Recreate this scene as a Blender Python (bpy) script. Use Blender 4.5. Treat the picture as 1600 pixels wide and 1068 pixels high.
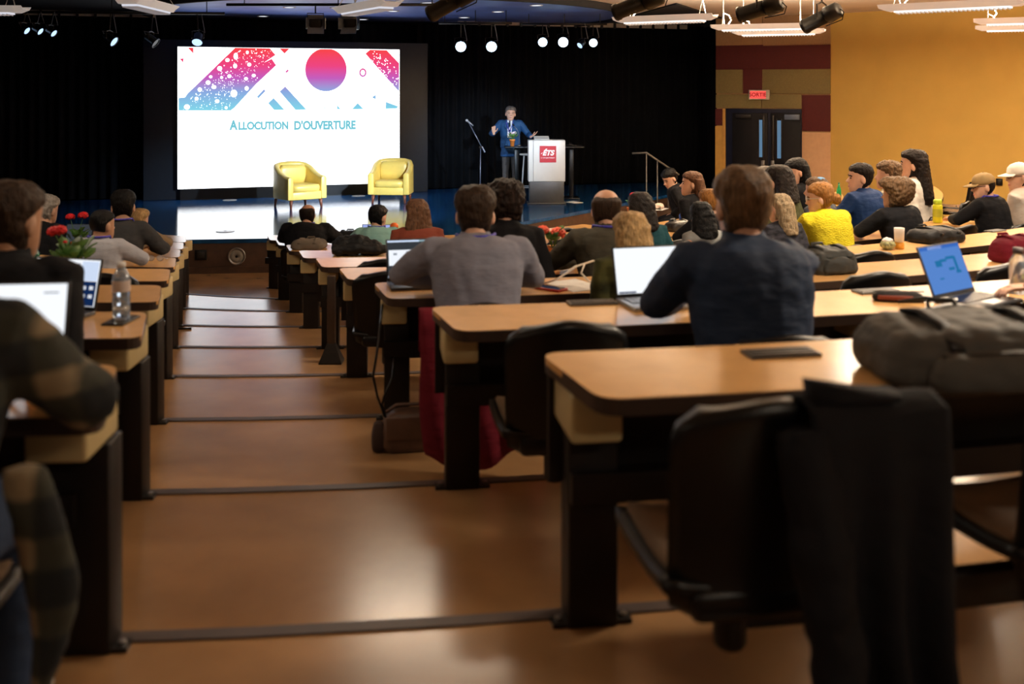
import bpy, math, random
from mathutils import Vector, Matrix
random.seed(7)
for o in list(bpy.data.objects): bpy.data.objects.remove(o)
SC = bpy.context.scene
COL = SC.collection
R = math.radians
V = Vector

# ------------------------------------------------------------------ camera, world, exposure
ZC = 2.661                      # eye height above the lowest floor
cam = bpy.data.cameras.new('camera'); camo = bpy.data.objects.new('camera', cam); COL.objects.link(camo)
camo.location = (0, 0, ZC); camo.rotation_euler = (R(90), 0, 0)
cam.sensor_width = 36; cam.lens = 36; cam.shift_y = -(534 - 142) / 1600
cam.clip_start = 0.05
cam.dof.use_dof = True; cam.dof.focus_distance = 16.0; cam.dof.aperture_fstop = 2.4
SC.camera = camo
SC.view_settings.view_transform = 'Standard'; SC.view_settings.look = 'None'
SC.view_settings.exposure = 0.0; SC.view_settings.gamma = 1.0
SC.view_settings.use_curve_mapping = False
w = bpy.data.worlds.new('world'); SC.world = w; w.use_nodes = True
w.node_tree.nodes['Background'].inputs[0].default_value = (0.55, 0.6, 0.75, 1)
w.node_tree.nodes['Background'].inputs[1].default_value = 0.004
LAMP = 1.0
WARM = (1.0, 0.83, 0.63)
COOL = (0.62, 0.8, 1.0)

# ------------------------------------------------------------------ measured layout of the hall
F = 1600.0; HZ = 142.0
CX, CY = -2.06, 18.057          # centre of the curved rows
PITCH, RISE, HD = 1.382, 0.154, 0.705
def NOS(n): return 15.40 - PITCH * n         # radius of the nosing of tread n
def DFAR(n): return 15.37 - PITCH * n        # radius of the far edge of desk n
def TZ(n): return max(0.0, ZC - (1.429 + RISE * n)) if n < 8 else 0.0
def DZ(n): return TZ(n) + HD
DEPTH = 0.45
def pol(rad, th): return V((CX + rad * math.sin(th), CY - rad * math.cos(th), 0))
def at(px, py, Y): return V(((px - 800) / F * Y, Y, ZC - (py - HZ) / F * Y))
def ondesk(n, px, py):
    Y = F * (ZC - DZ(n)) / (py - HZ); p = at(px, py, Y); p.z = DZ(n); return p
def onfloor(z, px, py):
    Y = F * (ZC - z) / (py - HZ); p = at(px, py, Y); p.z = z; return p
def theta(p): return math.atan2(p.x - CX, CY - p.y)
def th_at(rad, px):
    s = (px - 800) / F
    a = 1 + s * s; b = 2 * CY + 2 * s * CX; c = CX * CX + CY * CY - rad * rad   # X=s*Y : (sY-CX)^2+(Y-CY)^2=r^2
    d = b * b - 4 * a * c
    Y = (b - math.sqrt(max(d, 0))) / (2 * a)
    return math.atan2(s * Y - CX, CY - Y)
def th_line(rad, x0, y0, k):
    # angle where circle meets the line X = x0 + k*(Y-y0), nearest the viewer
    lo, hi = R(-60), R(60)
    f = lambda t: (CX + rad * math.sin(t)) - (x0 + k * ((CY - rad * math.cos(t)) - y0))
    for _ in range(60):
        m = (lo + hi) / 2
        if f(m) > 0: hi = m
        else: lo = m
    return (lo + hi) / 2
def thR(rad): return th_line(rad, 0.079, 2.825, -0.307)
def thL(rad): return th_line(rad, -1.048, 2.73, -0.300)

# ------------------------------------------------------------------ materials
MATS = {}
def mat(name, col, rough=0.5, metal=0.0, var=0.12, scale=12.0, bump=0.0, bscale=60.0, spec=0.5, emit=None, es=0.0,
        trans=0.0, stretch=None, sheen=0.0, alpha=None):
    if name in MATS: return MATS[name]
    m = bpy.data.materials.new(name); m.use_nodes = True
    nt = m.node_tree; b = nt.nodes['Principled BSDF']
    b.inputs['Roughness'].default_value = rough; b.inputs['Metallic'].default_value = metal
    b.inputs['Specular IOR Level'].default_value = spec
    tc = nt.nodes.new('ShaderNodeTexCoord'); mp = nt.nodes.new('ShaderNodeMapping')
    nt.links.new(tc.outputs['Object'], mp.inputs[0])
    if stretch: mp.inputs['Scale'].default_value = stretch
    no = nt.nodes.new('ShaderNodeTexNoise'); no.inputs['Scale'].default_value = scale; no.inputs['Detail'].default_value = 4
    nt.links.new(mp.outputs[0], no.inputs['Vector'])
    rp = nt.nodes.new('ShaderNodeValToRGB')
    c = col
    rp.color_ramp.elements[0].position = 0.3; rp.color_ramp.elements[1].position = 0.7
    rp.color_ramp.elements[0].color = (c[0]*(1-var), c[1]*(1-var), c[2]*(1-var), 1)
    rp.color_ramp.elements[1].color = (min(1, c[0]*(1+var)), min(1, c[1]*(1+var)), min(1, c[2]*(1+var)), 1)
    nt.links.new(no.outputs['Fac'], rp.inputs[0]); nt.links.new(rp.outputs[0], b.inputs['Base Color'])
    if bump:
        n2 = nt.nodes.new('ShaderNodeTexNoise'); n2.inputs['Scale'].default_value = bscale; n2.inputs['Detail'].default_value = 3
        nt.links.new(mp.outputs[0], n2.inputs['Vector'])
        bp = nt.nodes.new('ShaderNodeBump'); bp.inputs['Strength'].default_value = bump; bp.inputs['Distance'].default_value = 0.02
        nt.links.new(n2.outputs['Fac'], bp.inputs['Height']); nt.links.new(bp.outputs[0], b.inputs['Normal'])
    if emit:
        b.inputs['Emission Color'].default_value = (*emit, 1); b.inputs['Emission Strength'].default_value = es
    if trans: b.inputs['Transmission Weight'].default_value = trans
    if sheen: b.inputs['Sheen Weight'].default_value = sheen
    MATS[name] = m; return m
def emi(name, col, s=1.0):
    if name in MATS: return MATS[name]
    m = bpy.data.materials.new(name); m.use_nodes = True; nt = m.node_tree
    nt.nodes.remove(nt.nodes['Principled BSDF'])
    e = nt.nodes.new('ShaderNodeEmission'); e.inputs[0].default_value = (*col, 1); e.inputs[1].default_value = s
    nt.links.new(e.outputs[0], nt.nodes['Material Output'].inputs[0]); MATS[name] = m; return m
def srgb(r, g, b):
    f = lambda c: (c/255/12.92) if c/255 <= .04045 else ((c/255+.055)/1.055)**2.4
    return (f(r), f(g), f(b))

M_WOOD = mat('desk_laminate', (0.70, 0.40, 0.155), 0.2, var=0.07, scale=9, bump=0.006, bscale=200, spec=.6)
M_EDGE = mat('desk_edge', (0.035, 0.02, 0.014), 0.4)
M_DKPANEL = mat('dark_brown_panel', (0.007, 0.004, 0.003), 0.5, spec=.3)
M_BEIGE = mat('beige_panel', (0.50, 0.40, 0.20), 0.5, var=.05)
M_LINO = mat('linoleum', (0.36, 0.195, 0.085), 0.22, var=0.14, scale=3.0, bump=0.012, bscale=60, spec=.9)
M_STRIP = mat('nosing_rubber', (0.07, 0.05, 0.045), 0.5)
M_BLACK = mat('black_plastic', (0.0028, 0.0028, 0.0032), 0.34, var=.2, spec=.35)
M_SEATPAD = mat('seat_pad_tan', (0.11, 0.062, 0.028), 0.8, bump=.2, bscale=300)
M_METAL = mat('grey_steel', (0.32, 0.31, 0.30), 0.35, 0.9)
M_DKMETAL = mat('dark_steel', (0.03, 0.027, 0.025), 0.4, 0.6)
M_CURT = mat('black_curtain', (0.003, 0.0035, 0.005), 0.9, var=.3, scale=3, bump=.2, bscale=30, spec=.15)
M_STAGE = mat('stage_floor_blue', (0.007, 0.055, 0.16), 0.10, var=.35, scale=4, stretch=(.6, 6, 1), bump=0.05, bscale=8)
M_STAGEF = mat('stage_front_brown', (0.06, 0.03, 0.016), 0.55, var=.2)
M_WALLY = mat('yellow_wall', (0.60, 0.385, 0.095), 0.75, var=.04, scale=2, spec=.25)
M_TANTRIM = mat('tan_trim', (0.55, 0.30, 0.06), 0.6, var=.08)
M_RED = mat('dark_red_panel', (0.07, 0.004, 0.004), 0.8, var=.12, scale=40)
M_OLIVE = mat('olive_panel', (0.17, 0.13, 0.045), 0.8, var=.1, scale=40)
M_TAN = mat('tan_panel', (0.32, 0.19, 0.09), 0.8, var=.08, scale=40)
M_PEACH = mat('peach_panel', (0.55, 0.33, 0.18), 0.8, var=.05)
M_CEIL = mat('ceiling_cream', (0.74, 0.64, 0.52), 0.85, var=.05, scale=3)
M_CEILB = mat('ceiling_blue_lit', (0.13, 0.21, 0.55), 0.5, var=.15, scale=2)  # dark disc; the blue of the stage light is put into this colour
M_CEILK = mat('ceiling_black', (0.008, 0.008, 0.010), 0.8)
M_DOOR = mat('door_dark_brown', (0.004, 0.003, 0.004), 0.6, spec=.2)
M_DOORFR = mat('door_frame_navy', (0.004, 0.006, 0.022), 0.6, spec=.25)
M_WHITE = mat('white_paint', (0.72, 0.71, 0.70), 0.45, var=.03)
M_WHITEG = mat('white_laminate', (0.60, 0.59, 0.55), 0.35, var=.02)
M_GREYD = mat('dark_grey_laminate', (0.045, 0.043, 0.042), 0.45)
M_YEL = mat('yellow_leather', (0.83, 0.60, 0.13), 0.38, var=.06, scale=6, bump=.05, bscale=120)
M_LEGW = mat('red_brown_wood', (0.16, 0.045, 0.02), 0.35)
M_SKIN = mat('skin_light', (0.60, 0.34, 0.23), 0.5, var=.08, scale=20)
M_SKIN2 = mat('skin_medium', (0.45, 0.24, 0.14), 0.5, var=.08, scale=20)
M_LIP = mat('lips', (0.42, 0.12, 0.10), 0.45)
M_EYE = mat('eye_dark', (0.02, 0.015, 0.012), 0.25)
M_GLASSCLR = mat('clear_plastic', (0.85, 0.90, 0.95), 0.05, trans=1.0, var=0)
M_GREEN = mat('leaf_green', (0.06, 0.16, 0.025), 0.5, var=.4, scale=25)
M_TERRA = mat('orange_pot', (0.75, 0.22, 0.04), 0.5, var=.06)
M_PETALR = mat('petal_red', (0.75, 0.015, 0.02), 0.5, var=.2, scale=40)
M_PETALO = mat('petal_orange_red', (0.9, 0.10, 0.04), 0.5, var=.2, scale=40)
M_PETALP = mat('petal_pink', (0.9, 0.45, 0.42), 0.5, var=.2, scale=40)
M_SCRB = mat('laptop_bezel', (0.012, 0.013, 0.016), 0.3)
M_LAPG = mat('laptop_silver', (0.42, 0.43, 0.45), 0.35, .7, var=.03)
M_LAPD = mat('laptop_dark', (0.05, 0.055, 0.065), 0.35, .5, var=.05)
E_DOC = emi('display_white', (0.93, 0.96, 1.0), 1.05)
E_BLUE = emi('display_blue', srgb(92, 140, 215), 0.9)
E_SLIDE = emi('slide_white', (0.95, 0.975, 1.0), 2.9)
E_LAMP = emi('lamp_lens', (0.55, 0.78, 1.0), 7.0)
E_LAMPD = emi('lamp_lens_dim', (0.45, 0.66, 1.0), 1.6)
E_TUBE = emi('fluorescent_louvre', (1.0, 0.93, 0.86), 1.3)
E_TUBED = emi('fluorescent_louvre_dim', (0.9, 0.9, 1.0), 0.75)
E_DOWN = emi('downlight', (0.85, 0.92, 1.0), 1.6)
E_PANE = emi('door_pane_daylight', srgb(120, 160, 195), 0.55)
E_EXIT = emi('exit_red', (1.0, 0.10, 0.08), 1.1)
E_EXITT = emi('exit_letters', (0.25, 0.01, 0.01), 0.8)

# ------------------------------------------------------------------ mesh building
class MB:
    def __init__(s): s.v = []; s.f = []
    def add(s, vs, fs):
        k = len(s.v); s.v += [V(p) for p in vs]; s.f += [tuple(i + k for i in f) for f in fs]; return s
    def box(s, c, d, rot=None):
        x, y, z = d[0]/2, d[1]/2, d[2]/2
        vs = [V((a, b, e)) for a in (-x, x) for b in (-y, y) for e in (-z, z)]
        if rot is not None: vs = [rot @ p for p in vs]
        return s.add([p + V(c) for p in vs], [(0,1,3,2),(4,6,7,5),(0,4,5,1),(2,3,7,6),(0,2,6,4),(1,5,7,3)])
    def loft(s, rings, caps=True, closed=True):
        n = len(rings[0]); vs = [p for r in rings for p in r]; fs = []
        for i in range(len(rings)-1):
            for j in range(n if closed else n-1):
                a = i*n+j; b = i*n+(j+1) % n
                fs.append((a, b, b+n, a+n))
        if caps: fs.append(tuple(range(n-1, -1, -1))); fs.append(tuple(range((len(rings)-1)*n, len(rings)*n)))
        return s.add(vs, fs)
    def tube(s, path, rad, n=8, caps=True):
        path = [V(p) for p in path]; m = len(path)
        rs = rad if isinstance(rad, (list, tuple)) else [rad]*m
        rings = []; u = None
        for i in range(m):
            t = (path[min(i+1, m-1)] - path[max(i-1, 0)])
            if t.length < 1e-9: t = V((0, 0, 1))
            t.normalize()
            if u is None:
                u = t.cross(V((0, 0, 1)));
                if u.length < 1e-3: u = t.cross(V((0, 1, 0)))
            u = (u - t*u.dot(t));
            if u.length < 1e-6: u = t.cross(V((1, 0, 0)))
            u.normalize(); w_ = t.cross(u)
            rings.append([path[i] + (u*math.cos(a) + w_*math.sin(a))*rs[i] for a in [2*math.pi*j/n for j in range(n)]])
        return s.loft(rings, caps)
    def lathe(s, prof, n=16, c=(0, 0, 0), caps=True):
        c = V(c)
        return s.loft([[c + V((r*math.cos(2*math.pi*j/n), r*math.sin(2*math.pi*j/n), z)) for j in range(n)] for r, z in prof], caps)
    def prism(s, poly, z0, z1):
        n = len(poly)
        vs = [V((p[0], p[1], z0)) for p in poly] + [V((p[0], p[1], z1)) for p in poly]
        fs = [tuple(range(n-1, -1, -1)), tuple(range(n, 2*n))] + [(i, (i+1) % n, (i+1) % n+n, i+n) for i in range(n)]
        return s.add(vs, fs)
    def ell(s, c, r, rot=None, n=10, m=7):
        c = V(c); rings = []
        for i in range(m+1):
            a = math.pi*(i/m) - math.pi/2; a = max(-1.5, min(1.5, a))
            rr = []
            for j in range(n):
                b = 2*math.pi*j/n
                p = V((r[0]*math.cos(a)*math.cos(b), r[1]*math.cos(a)*math.sin(b), r[2]*math.sin(a)))
                rr.append(c + (rot @ p if rot is not None else p))
            rings.append(rr)
        return s.loft(rings)
    def xf(s, m):
        s.v = [m @ p for p in s.v]; return s
    def mesh(s, name, material=None, smooth=False):
        me = bpy.data.meshes.new(name); me.from_pydata([tuple(p) for p in s.v], [], s.f); me.update()
        if material: me.materials.append(material)
        if smooth:
            for p in me.polygons: p.use_smooth = True
        return me
    def build(s, name, material, parent=None, smooth=False, bevel=0.0, loc=None, angle=None):
        me = s.mesh(name, material, smooth)
        o = bpy.data.objects.new(name, me); COL.objects.link(o)
        if parent is not None: o.parent = parent
        if loc is not None: o.location = loc
        if bevel:
            b = o.modifiers.new('bevel', 'BEVEL'); b.width = bevel; b.segments = 2; b.limit_method = 'ANGLE'
            for p in me.polygons: p.use_smooth = True
        return o
def tag(o, label=None, cat=None, group=None, kind=None):
    if label: o['label'] = label
    if cat: o['category'] = cat
    if group: o['group'] = group
    if kind: o['kind'] = kind
    return o
def empty(name, loc, rz=0.0, label=None, cat=None, group=None):
    o = bpy.data.objects.new(name, None); COL.objects.link(o)
    o.location = loc; o.rotation_euler = (0, 0, rz); o.empty_display_size = .1
    return tag(o, label, cat, group)
def copy_tree(o, parent=None):
    c = o.copy(); COL.objects.link(c); c.parent = parent
    for ch in list(o.children): copy_tree(ch, c)
    return c
def struct(o): o['kind'] = 'structure'; return o
def soften(o, voxel, it=3, disp=0.0, dscale=0.08):
    m = o.modifiers.new('remesh', 'REMESH'); m.mode = 'VOXEL'; m.voxel_size = voxel; m.use_smooth_shade = True
    if it:
        k = o.modifiers.new('smooth', 'SMOOTH'); k.iterations = it; k.factor = .5
    if disp:
        key = 'clouds%.3f' % dscale
        t = bpy.data.textures.get(key) or bpy.data.textures.new(key, 'CLOUDS'); t.noise_scale = dscale; t.noise_depth = 2
        d = o.modifiers.new('folds', 'DISPLACE'); d.texture = t; d.strength = disp; d.mid_level = .5; d.texture_coords = 'LOCAL'
    return o
def ring(c, u, v, a, b, n=16, e=1.0):
    out = []
    for j in range(n):
        t = 2*math.pi*j/n; cs, sn = math.cos(t), math.sin(t)
        if e != 1.0:
            cs = math.copysign(abs(cs)**e, cs); sn = math.copysign(abs(sn)**e, sn)
        out.append(c + u*(a*cs) + v*(b*sn))
    return out
def area(name, loc, direction, size, power, col, parent=None, sy=None, spread=180):
    l = bpy.data.lights.new(name, 'AREA'); l.energy = power; l.color = col; l.size = size
    if sy: l.shape = 'RECTANGLE'; l.size_y = sy
    l.spread = R(spread)
    o = bpy.data.objects.new(name, l); COL.objects.link(o); o.location = loc
    o.rotation_euler = V(direction).to_track_quat('-Z', 'Y').to_euler()
    if parent: o.parent = parent
    return o
def spot(name, loc, target, power, col, angle=30, blend=.5, size=.05):
    l = bpy.data.lights.new(name, 'SPOT'); l.energy = power; l.color = col; l.spot_size = R(angle); l.spot_blend = blend; l.shadow_soft_size = size
    o = bpy.data.objects.new(name, l); COL.objects.link(o); o.location = loc
    o.rotation_euler = (V(target)-V(loc)).to_track_quat('-Z', 'Y').to_euler(); return o

# ------------------------------------------------------------------ floor, treads, stage
MB().box((0, 9, -0.1), (34, 40, 0.2)).build('floor', M_LINO).__setitem__('kind', 'structure')
def sector(r0, r1, t0, t1, z0, z1, step=R(2.0)):
    k = max(2, int(abs(t1-t0)/step)); ts = [t0+(t1-t0)*i/k for i in range(k+1)]
    rings = []
    for t in ts:
        a, b = pol(r0, t), pol(r1, t)
        rings.append([V((a.x, a.y, z0)), V((b.x, b.y, z0)), V((b.x, b.y, z1)), V((a.x, a.y, z1))])
    return MB().loft(rings)
def trange(n):
    t0 = max(-math.asin(min(.95, 6.6/NOS(n))), R({7: -44, 6: -54, 5: -60}.get(n, -80))); t1 = R(84) if n >= 3 else R({2: 72, 1: 60, 0: 52}.get(n, 44))
    return t0, t1
for n in range(-3, 8):
    t0, t1 = trange(n)
    o = sector(NOS(n), NOS(n-1)+.02, t0, t1, max(-.05, TZ(n)-.35), TZ(n)).build('floor', M_LINO); struct(o)
    s_ = sector(NOS(n)-.004, NOS(n)+.045, t0, t1, TZ(n)-.03, TZ(n)+.006).build('nosing_strip', M_STRIP, o)

SZ = 0.501
stage_front = [(-11.5, 14.1), (-8.5, 14.47), (-4.2, 14.94), (-2.0, 15.17), (-0.956, 15.29), (0.443, 17.28), (1.49, 18.78), (3.6, 21.85)]
stage_back = [(4.4, 24.55), (-11.5, 19.25)]
o = MB().prism(stage_front+stage_back, SZ-.06, SZ).build('floor', M_STAGE); o['kind'] = 'structure'
sf = MB()
for a, b in zip(stage_front[:-1], stage_front[1:]):
    a, b = V((*a, 0)), V((*b, 0)); d = (b-a).normalized(); nn = V((d.y, -d.x, 0))
    q = a - nn*.02
    sf.add([a-nn*.05, b-nn*.05, b-nn*.02, a-nn*.02] + [p+V((0, 0, SZ-.06)) for p in (a-nn*.05, b-nn*.05, b-nn*.02, a-nn*.02)],
           [(0,3,2,1),(4,5,6,7),(0,1,5,4),(1,2,6,5),(2,3,7,6),(3,0,4,7)])
o = sf.build('wall_stage_front', M_STAGEF); struct(o)
bb = MB()
for a, b in zip(stage_front[:-1], stage_front[1:]):
    a, b = V((*a, 0)), V((*b, 0)); d = (b-a).normalized(); nn = V((d.y, -d.x, 0))
    bb.add([a-nn*.04, b-nn*.04, b+nn*.0, a+nn*.0] + [p+V((0, 0, .095)) for p in (a-nn*.04, b-nn*.04, b, a)],
           [(0,3,2,1),(4,5,6,7),(0,1,5,4),(1,2,6,5),(2,3,7,6),(3,0,4,7)])
struct(bb.build('baseboard_stage', M_STAGEF))
# round speaker grille and small vent on the stage front
g = at(370, 400, 14.93); ge = empty('speaker_grille', g, R(6), 'round silver speaker grille set into the brown stage front', 'speaker')
MB().lathe([(.128, 0), (.128, .02), (.118, .028), (.112, .022)], 28).xf(Matrix.Rotation(R(90), 4, 'X')).build('rim', M_METAL, ge, True)
MB().lathe([(.112, .0), (.112, .02), (.02, .03), (.018, .022)], 28).xf(Matrix.Rotation(R(90), 4, 'X')).build('mesh_cover', mat('grille_mesh', (.30, .28, .25), .5, .5, bump=.5, bscale=900), ge, True)
MB().lathe([(.018, .02), (.018, .036), (.004, .038)], 12).xf(Matrix.Rotation(R(90), 4, 'X')).build('centre_hole', M_BLACK, ge)
g = at(314, 398, 14.89); ge = empty('floor_socket', g, R(6), 'black square socket plate in the stage front beside the round grille', 'socket')
MB().box((0, -.008, 0), (.17, .02, .15)).build('plate', M_BLACK, ge, bevel=.006)
MB().box((0, -.02, 0), (.11, .02, .09)).build('cover', M_DKMETAL, ge, bevel=.006)
for px, py, lb in ((352, 361.5, 'steel floor port lying in front of the bright screen reflection near the stage edge'),
                   (359, 312.5, 'steel floor port on the stage just below the projection screen'),
                   (560, 306, 'steel floor port on the stage between the two yellow armchairs')):
    p = onfloor(SZ, px, py); e_ = empty('floor_port', p, 0, lb, 'floor port')
    MB().lathe([(.14, 0), (.14, .004), (.12, .007), (.01, .007)], 24).build('cover_plate', M_METAL, e_, True)
    MB().lathe([(.02, .006), (.02, .010), (.004, .010)], 10).build('key_hole', M_DKMETAL, e_)

# ------------------------------------------------------------------ curtains, walls, ceiling
CEIL = 4.27
def curtain(a, b, z0, z1, name, label, amp=.045, wl=.19, ph=0):
    a, b = V((*a, 0)), V((*b, 0)); L = (b-a).length; d = (b-a)/L; nn = V((d.y, -d.x, 0))
    k = int(L/wl*6); rings = []
    for side in (0, 1):
        pass
    front, back = [], []
    for i in range(k+1):
        s = L*i/k
        off = amp*math.sin(2*math.pi*s/wl + .8*math.sin(s*2.1+ph)) + .5*amp*math.sin(2*math.pi*s/(wl*2.7)+ph)
        p = a + d*s + nn*off
        front.append(p)
    mb = MB()
    rows = [z0, (z0+z1)/2, z1]
    fr = [[V((p.x, p.y, z)) for p in front] for z in rows]
    bk = [[V((p.x-nn.x*.012, p.y-nn.y*.012, z)) for p in front] for z in reversed(rows)]
    mb.loft([list(x) for x in zip(*(fr+bk))])
    o = mb.build(name, M_CURT, None, True); tag(o, label, 'curtain'); return o
K = 0.335
def backline(x): return 22.55 + K*(x+2.6)
curtain((-12, backline(-12)+.35), (-6.95, backline(-6.95)-.3), SZ, 4.13, 'stage_curtain', 'pleated black stage curtain hanging left of the projection screen', ph=1)
curtain((-7.1, backline(-7.1)+.1), (-2.0, backline(-2.0)+.1), SZ, 4.13, 'stage_curtain', 'plain black curtain hanging behind the projection screen', amp=.02)
curtain((-2.1, backline(-2.1)-.15), (.4, backline(.4)-.15), SZ, 4.13, 'stage_curtain', 'pleated black curtain beside the screen behind the microphone stand', ph=2)
curtain((.35, backline(.35)-.1), (4.5, backline(4.5)-.1), SZ, 4.13, 'stage_curtain', 'long black curtain behind the lectern and stage stair railing', ph=4)
curtain((4.55, 24.8), (4.52, 22.55), 0, 4.13, 'stage_curtain', 'black side curtain ending at the panelled wall beside the doors', ph=3)
a, b = V((-13.5, backline(-13.5)+.6, 0)), V((4.8, backline(4.8)+.6, 0)); d = (b-a).normalized()
def wallbox(a, b, z0, z1, th, name, material):
    a, b = V((*a, 0)), V((*b, 0)); d = (b-a).normalized(); nn = V((-d.y, d.x, 0))
    o = MB().add([a, b, b+nn*th, a+nn*th], []).prism([tuple((a)[:2]), tuple(b[:2]), tuple((b+nn*th)[:2]), tuple((a+nn*th)[:2])], z0, z1)
    o.v = o.v[4:]; o.f = [tuple(i-4 for i in f) for f in o.f]
    return struct(o.build(name, material))
wallbox(a[:2], b[:2], 0, CEIL, .15, 'wall_back', M_CURT)
wallbox((-12, 30), (-12, -6), 0, CEIL, -.15, 'wall_left', M_CEILK)
WA, WB = V((4.5, 22.5, 0)), V((6.65, 21.4, 0))
wallbox(WA[:2], WB[:2], 0, CEIL, .15, 'wall_doors', M_TAN)
wallbox(WB[:2], (19.5, 8.55), 0, CEIL, .15, 'wall_right', M_WALLY)
# ceiling: cream over the seats, dark blue disc above the stage, black for shade at the left
o = MB().box((4, 9.5, CEIL+.1), (34, 38, .2)).build('ceiling', M_CEIL); struct(o)
disc = [(-2.5+4.75*math.cos(t*math.pi/32), 21+4.75*math.sin(t*math.pi/32)) for t in range(64)]
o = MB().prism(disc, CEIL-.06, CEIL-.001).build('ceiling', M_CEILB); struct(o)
rim = MB(); ri = []
for t in range(65):
    c_, s_ = math.cos(t*math.pi/32), math.sin(t*math.pi/32)
    ri.append([V((-2.5+r_*c_, 21+r_*s_, z_)) for r_, z_ in ((4.75, CEIL-.13), (4.82, CEIL-.13), (4.82, CEIL-.002), (4.75, CEIL-.002))])
struct(rim.loft(ri, caps=False).build('trim_1', M_CEILK))
o = MB().prism([(-12, 9), (-5.9, 13.0), (-6.6, 17.5), (-7.3, 20.5), (-7.4, 26), (-12, 26)], CEIL-.03, CEIL-.002).build('ceiling', M_CEILK); struct(o)  # black panel added over the cream ceiling to stand for the shade there
o = MB().prism([(3.0, 18.7), (4.6, 22.4), (4.6, 26), (1.9, 26)], CEIL-.03, CEIL-.002).build('ceiling', M_CEILK); struct(o)
# pale wall strip above the curtains with dark track hooks
def track(xa, xb, z0, z1, off, name):
    a, b = V((xa, backline(xa)+off, 0)), V((xb, backline(xb)+off, 0))
    o = wallbox(a[:2], b[:2], z0, z1, .03, name, mat('pale_strip', (.42, .37, .31), .7))
    L = (b-a).length; d = (b-a)/L; k = int(L/.33)
    for i in range(k):
        p = a + d*(i+.5)*.33
        h = MB().box((0, 0, 0), (.05, .06, .12)).build('track_hook', M_BLACK, o, loc=(p.x, p.y-.02, (z0+z1)/2-.02)); h.rotation_euler = (0, 0, math.atan(K))
track(-10.6, -7.2, 4.14, 4.25, -.35, 'trim_2'); track(-1.2, 4.2, 4.14, 4.25, -.3, 'trim_3')

# panelled wall with the double door
wd = (WB-WA).normalized(); wn = V((wd.y, -wd.x, 0)); wang = math.atan2(wd.y, wd.x)
def wt(px):
    s = (px-800)/F; return (s*WA.y - WA.x)/(wd.x - s*wd.y)
def wpt(px, py):
    t = wt(px); p = WA + wd*t; return t, ZC-(py-HZ)/F*p.y
walld = bpy.data.objects['wall_doors']
def wrect(x0, y0, x1, y1, material, name, parent, th=.03, off=0.0, z0=None, bevel=.004):
    t0, za = wpt(x0, y0); t1, zb = wpt(x1, y1)
    if z0 is not None: zb = z0
    c = WA + wd*((t0+t1)/2) + wn*(th/2+off)
    mb = MB().box((0, 0, 0), (abs(t1-t0), th, abs(za-zb)))
    o = mb.build(name, material, parent, bevel=bevel)
    if parent is None: o.location = (c.x, c.y, (za+zb)/2); o.rotation_euler = (0, 0, wang)
    else: o.location = (c.x, c.y, (za+zb)/2); o.rotation_euler = (0, 0, wang)
    return o
G = .6
for x0, y0, x1, y1, m_, zz in ((1119, 18, 1191.5, 70, M_TAN, None), (1192.5, 18, 1298, 70, M_TAN, None),
        (1119, 71.5, 1298, 107.5, M_RED, None), (1119, 108.5, 1160.5, 146, M_OLIVE, None), (1161.5, 107, 1191, 146, M_RED, None),
        (1192, 108.5, 1298, 146.5, M_OLIVE, None), (1119, 147.5, 1190, 169, M_OLIVE, None), (1191, 147.5, 1252.5, 169, M_OLIVE, None),
        (1253.5, 148.5, 1298, 205, M_RED, None), (1253.5, 206.5, 1298, 300, M_PEACH, .0),
        (1118, 170, 1129.5, 195.5, M_RED, None), (1118, 196.5, 1129.5, 300, M_TANTRIM, .0)):
    wrect(x0, y0, x1, y1, m_, 'wall_panel', walld, z0=zz)
wrect(1130, 169.5, 1134.5, 300, M_TANTRIM, 'pilaster', walld, .06, z0=0)
# light switch plate on the peach panel
o = wrect(1258, 248, 1266, 257, M_PEACH, 'wall_plate', None, .012, .03, bevel=.003); tag(o, 'small square plate on the peach panel beside the doors', 'switch')
# double door
t0, zt = wpt(1136, 171)
fr = wrect(1135, 169.5, 1253, 300, M_DOORFR, 'door_frame', walld, .05, .0, z0=0)
def wchild(par, base, x0, y0, x1, y1, material, name, th, off, z0=None, bevel=.003):
    o = wrect(x0, y0, x1, y1, material, name, None, th, off, z0, bevel)
    o.parent = par; o.matrix_parent_inverse = Matrix.Identity(4)
    o.location = o.location - V(base); return o
for k, (xa, xb, pa, pb, hx) in enumerate(((1146, 1201, 1188, 1193, 1193), (1206, 1252, 1216, 1222, 1208))):
    t_, _ = wpt(xa, 200); base = WA + wd*t_; base = V((base.x, base.y, 0))
    dr = empty('door_%d' % (k+1), base, 0); dr['kind'] = 'structure'
    wchild(dr, base, xa, 176, xb, 300, M_DOOR, 'door_leaf', .05, .045, 0)
    pane = wchild(dr, base, pa, 187 if k == 0 else 188, pb, 245 if k == 0 else 247, E_PANE, 'pane', .01, .092)
    wchild(dr, base, pa-1.2, 185.5, pa, 246.5, M_DKMETAL, 'pane_bead', .014, .094)
    wchild(dr, base, pb, 185.5, pb+1.2, 246.5, M_DKMETAL, 'pane_bead', .014, .094)
    wchild(dr, base, hx, 180, hx+3, 262, M_DKMETAL, 'vertical_rod', .02, .095)
    wchild(dr, base, hx-1, 250, hx+4, 260, M_METAL, 'handle', .06, .1)
    wchild(dr, base, xa+6 if k == 0 else xb-24, 178.5, xa+30 if k == 0 else xb-1, 184.5 if k == 0 else 187, M_DKMETAL if k == 0 else mat('closer_blue_grey', (.10, .13, .2), .4), 'door_closer', .06, .095)
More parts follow.
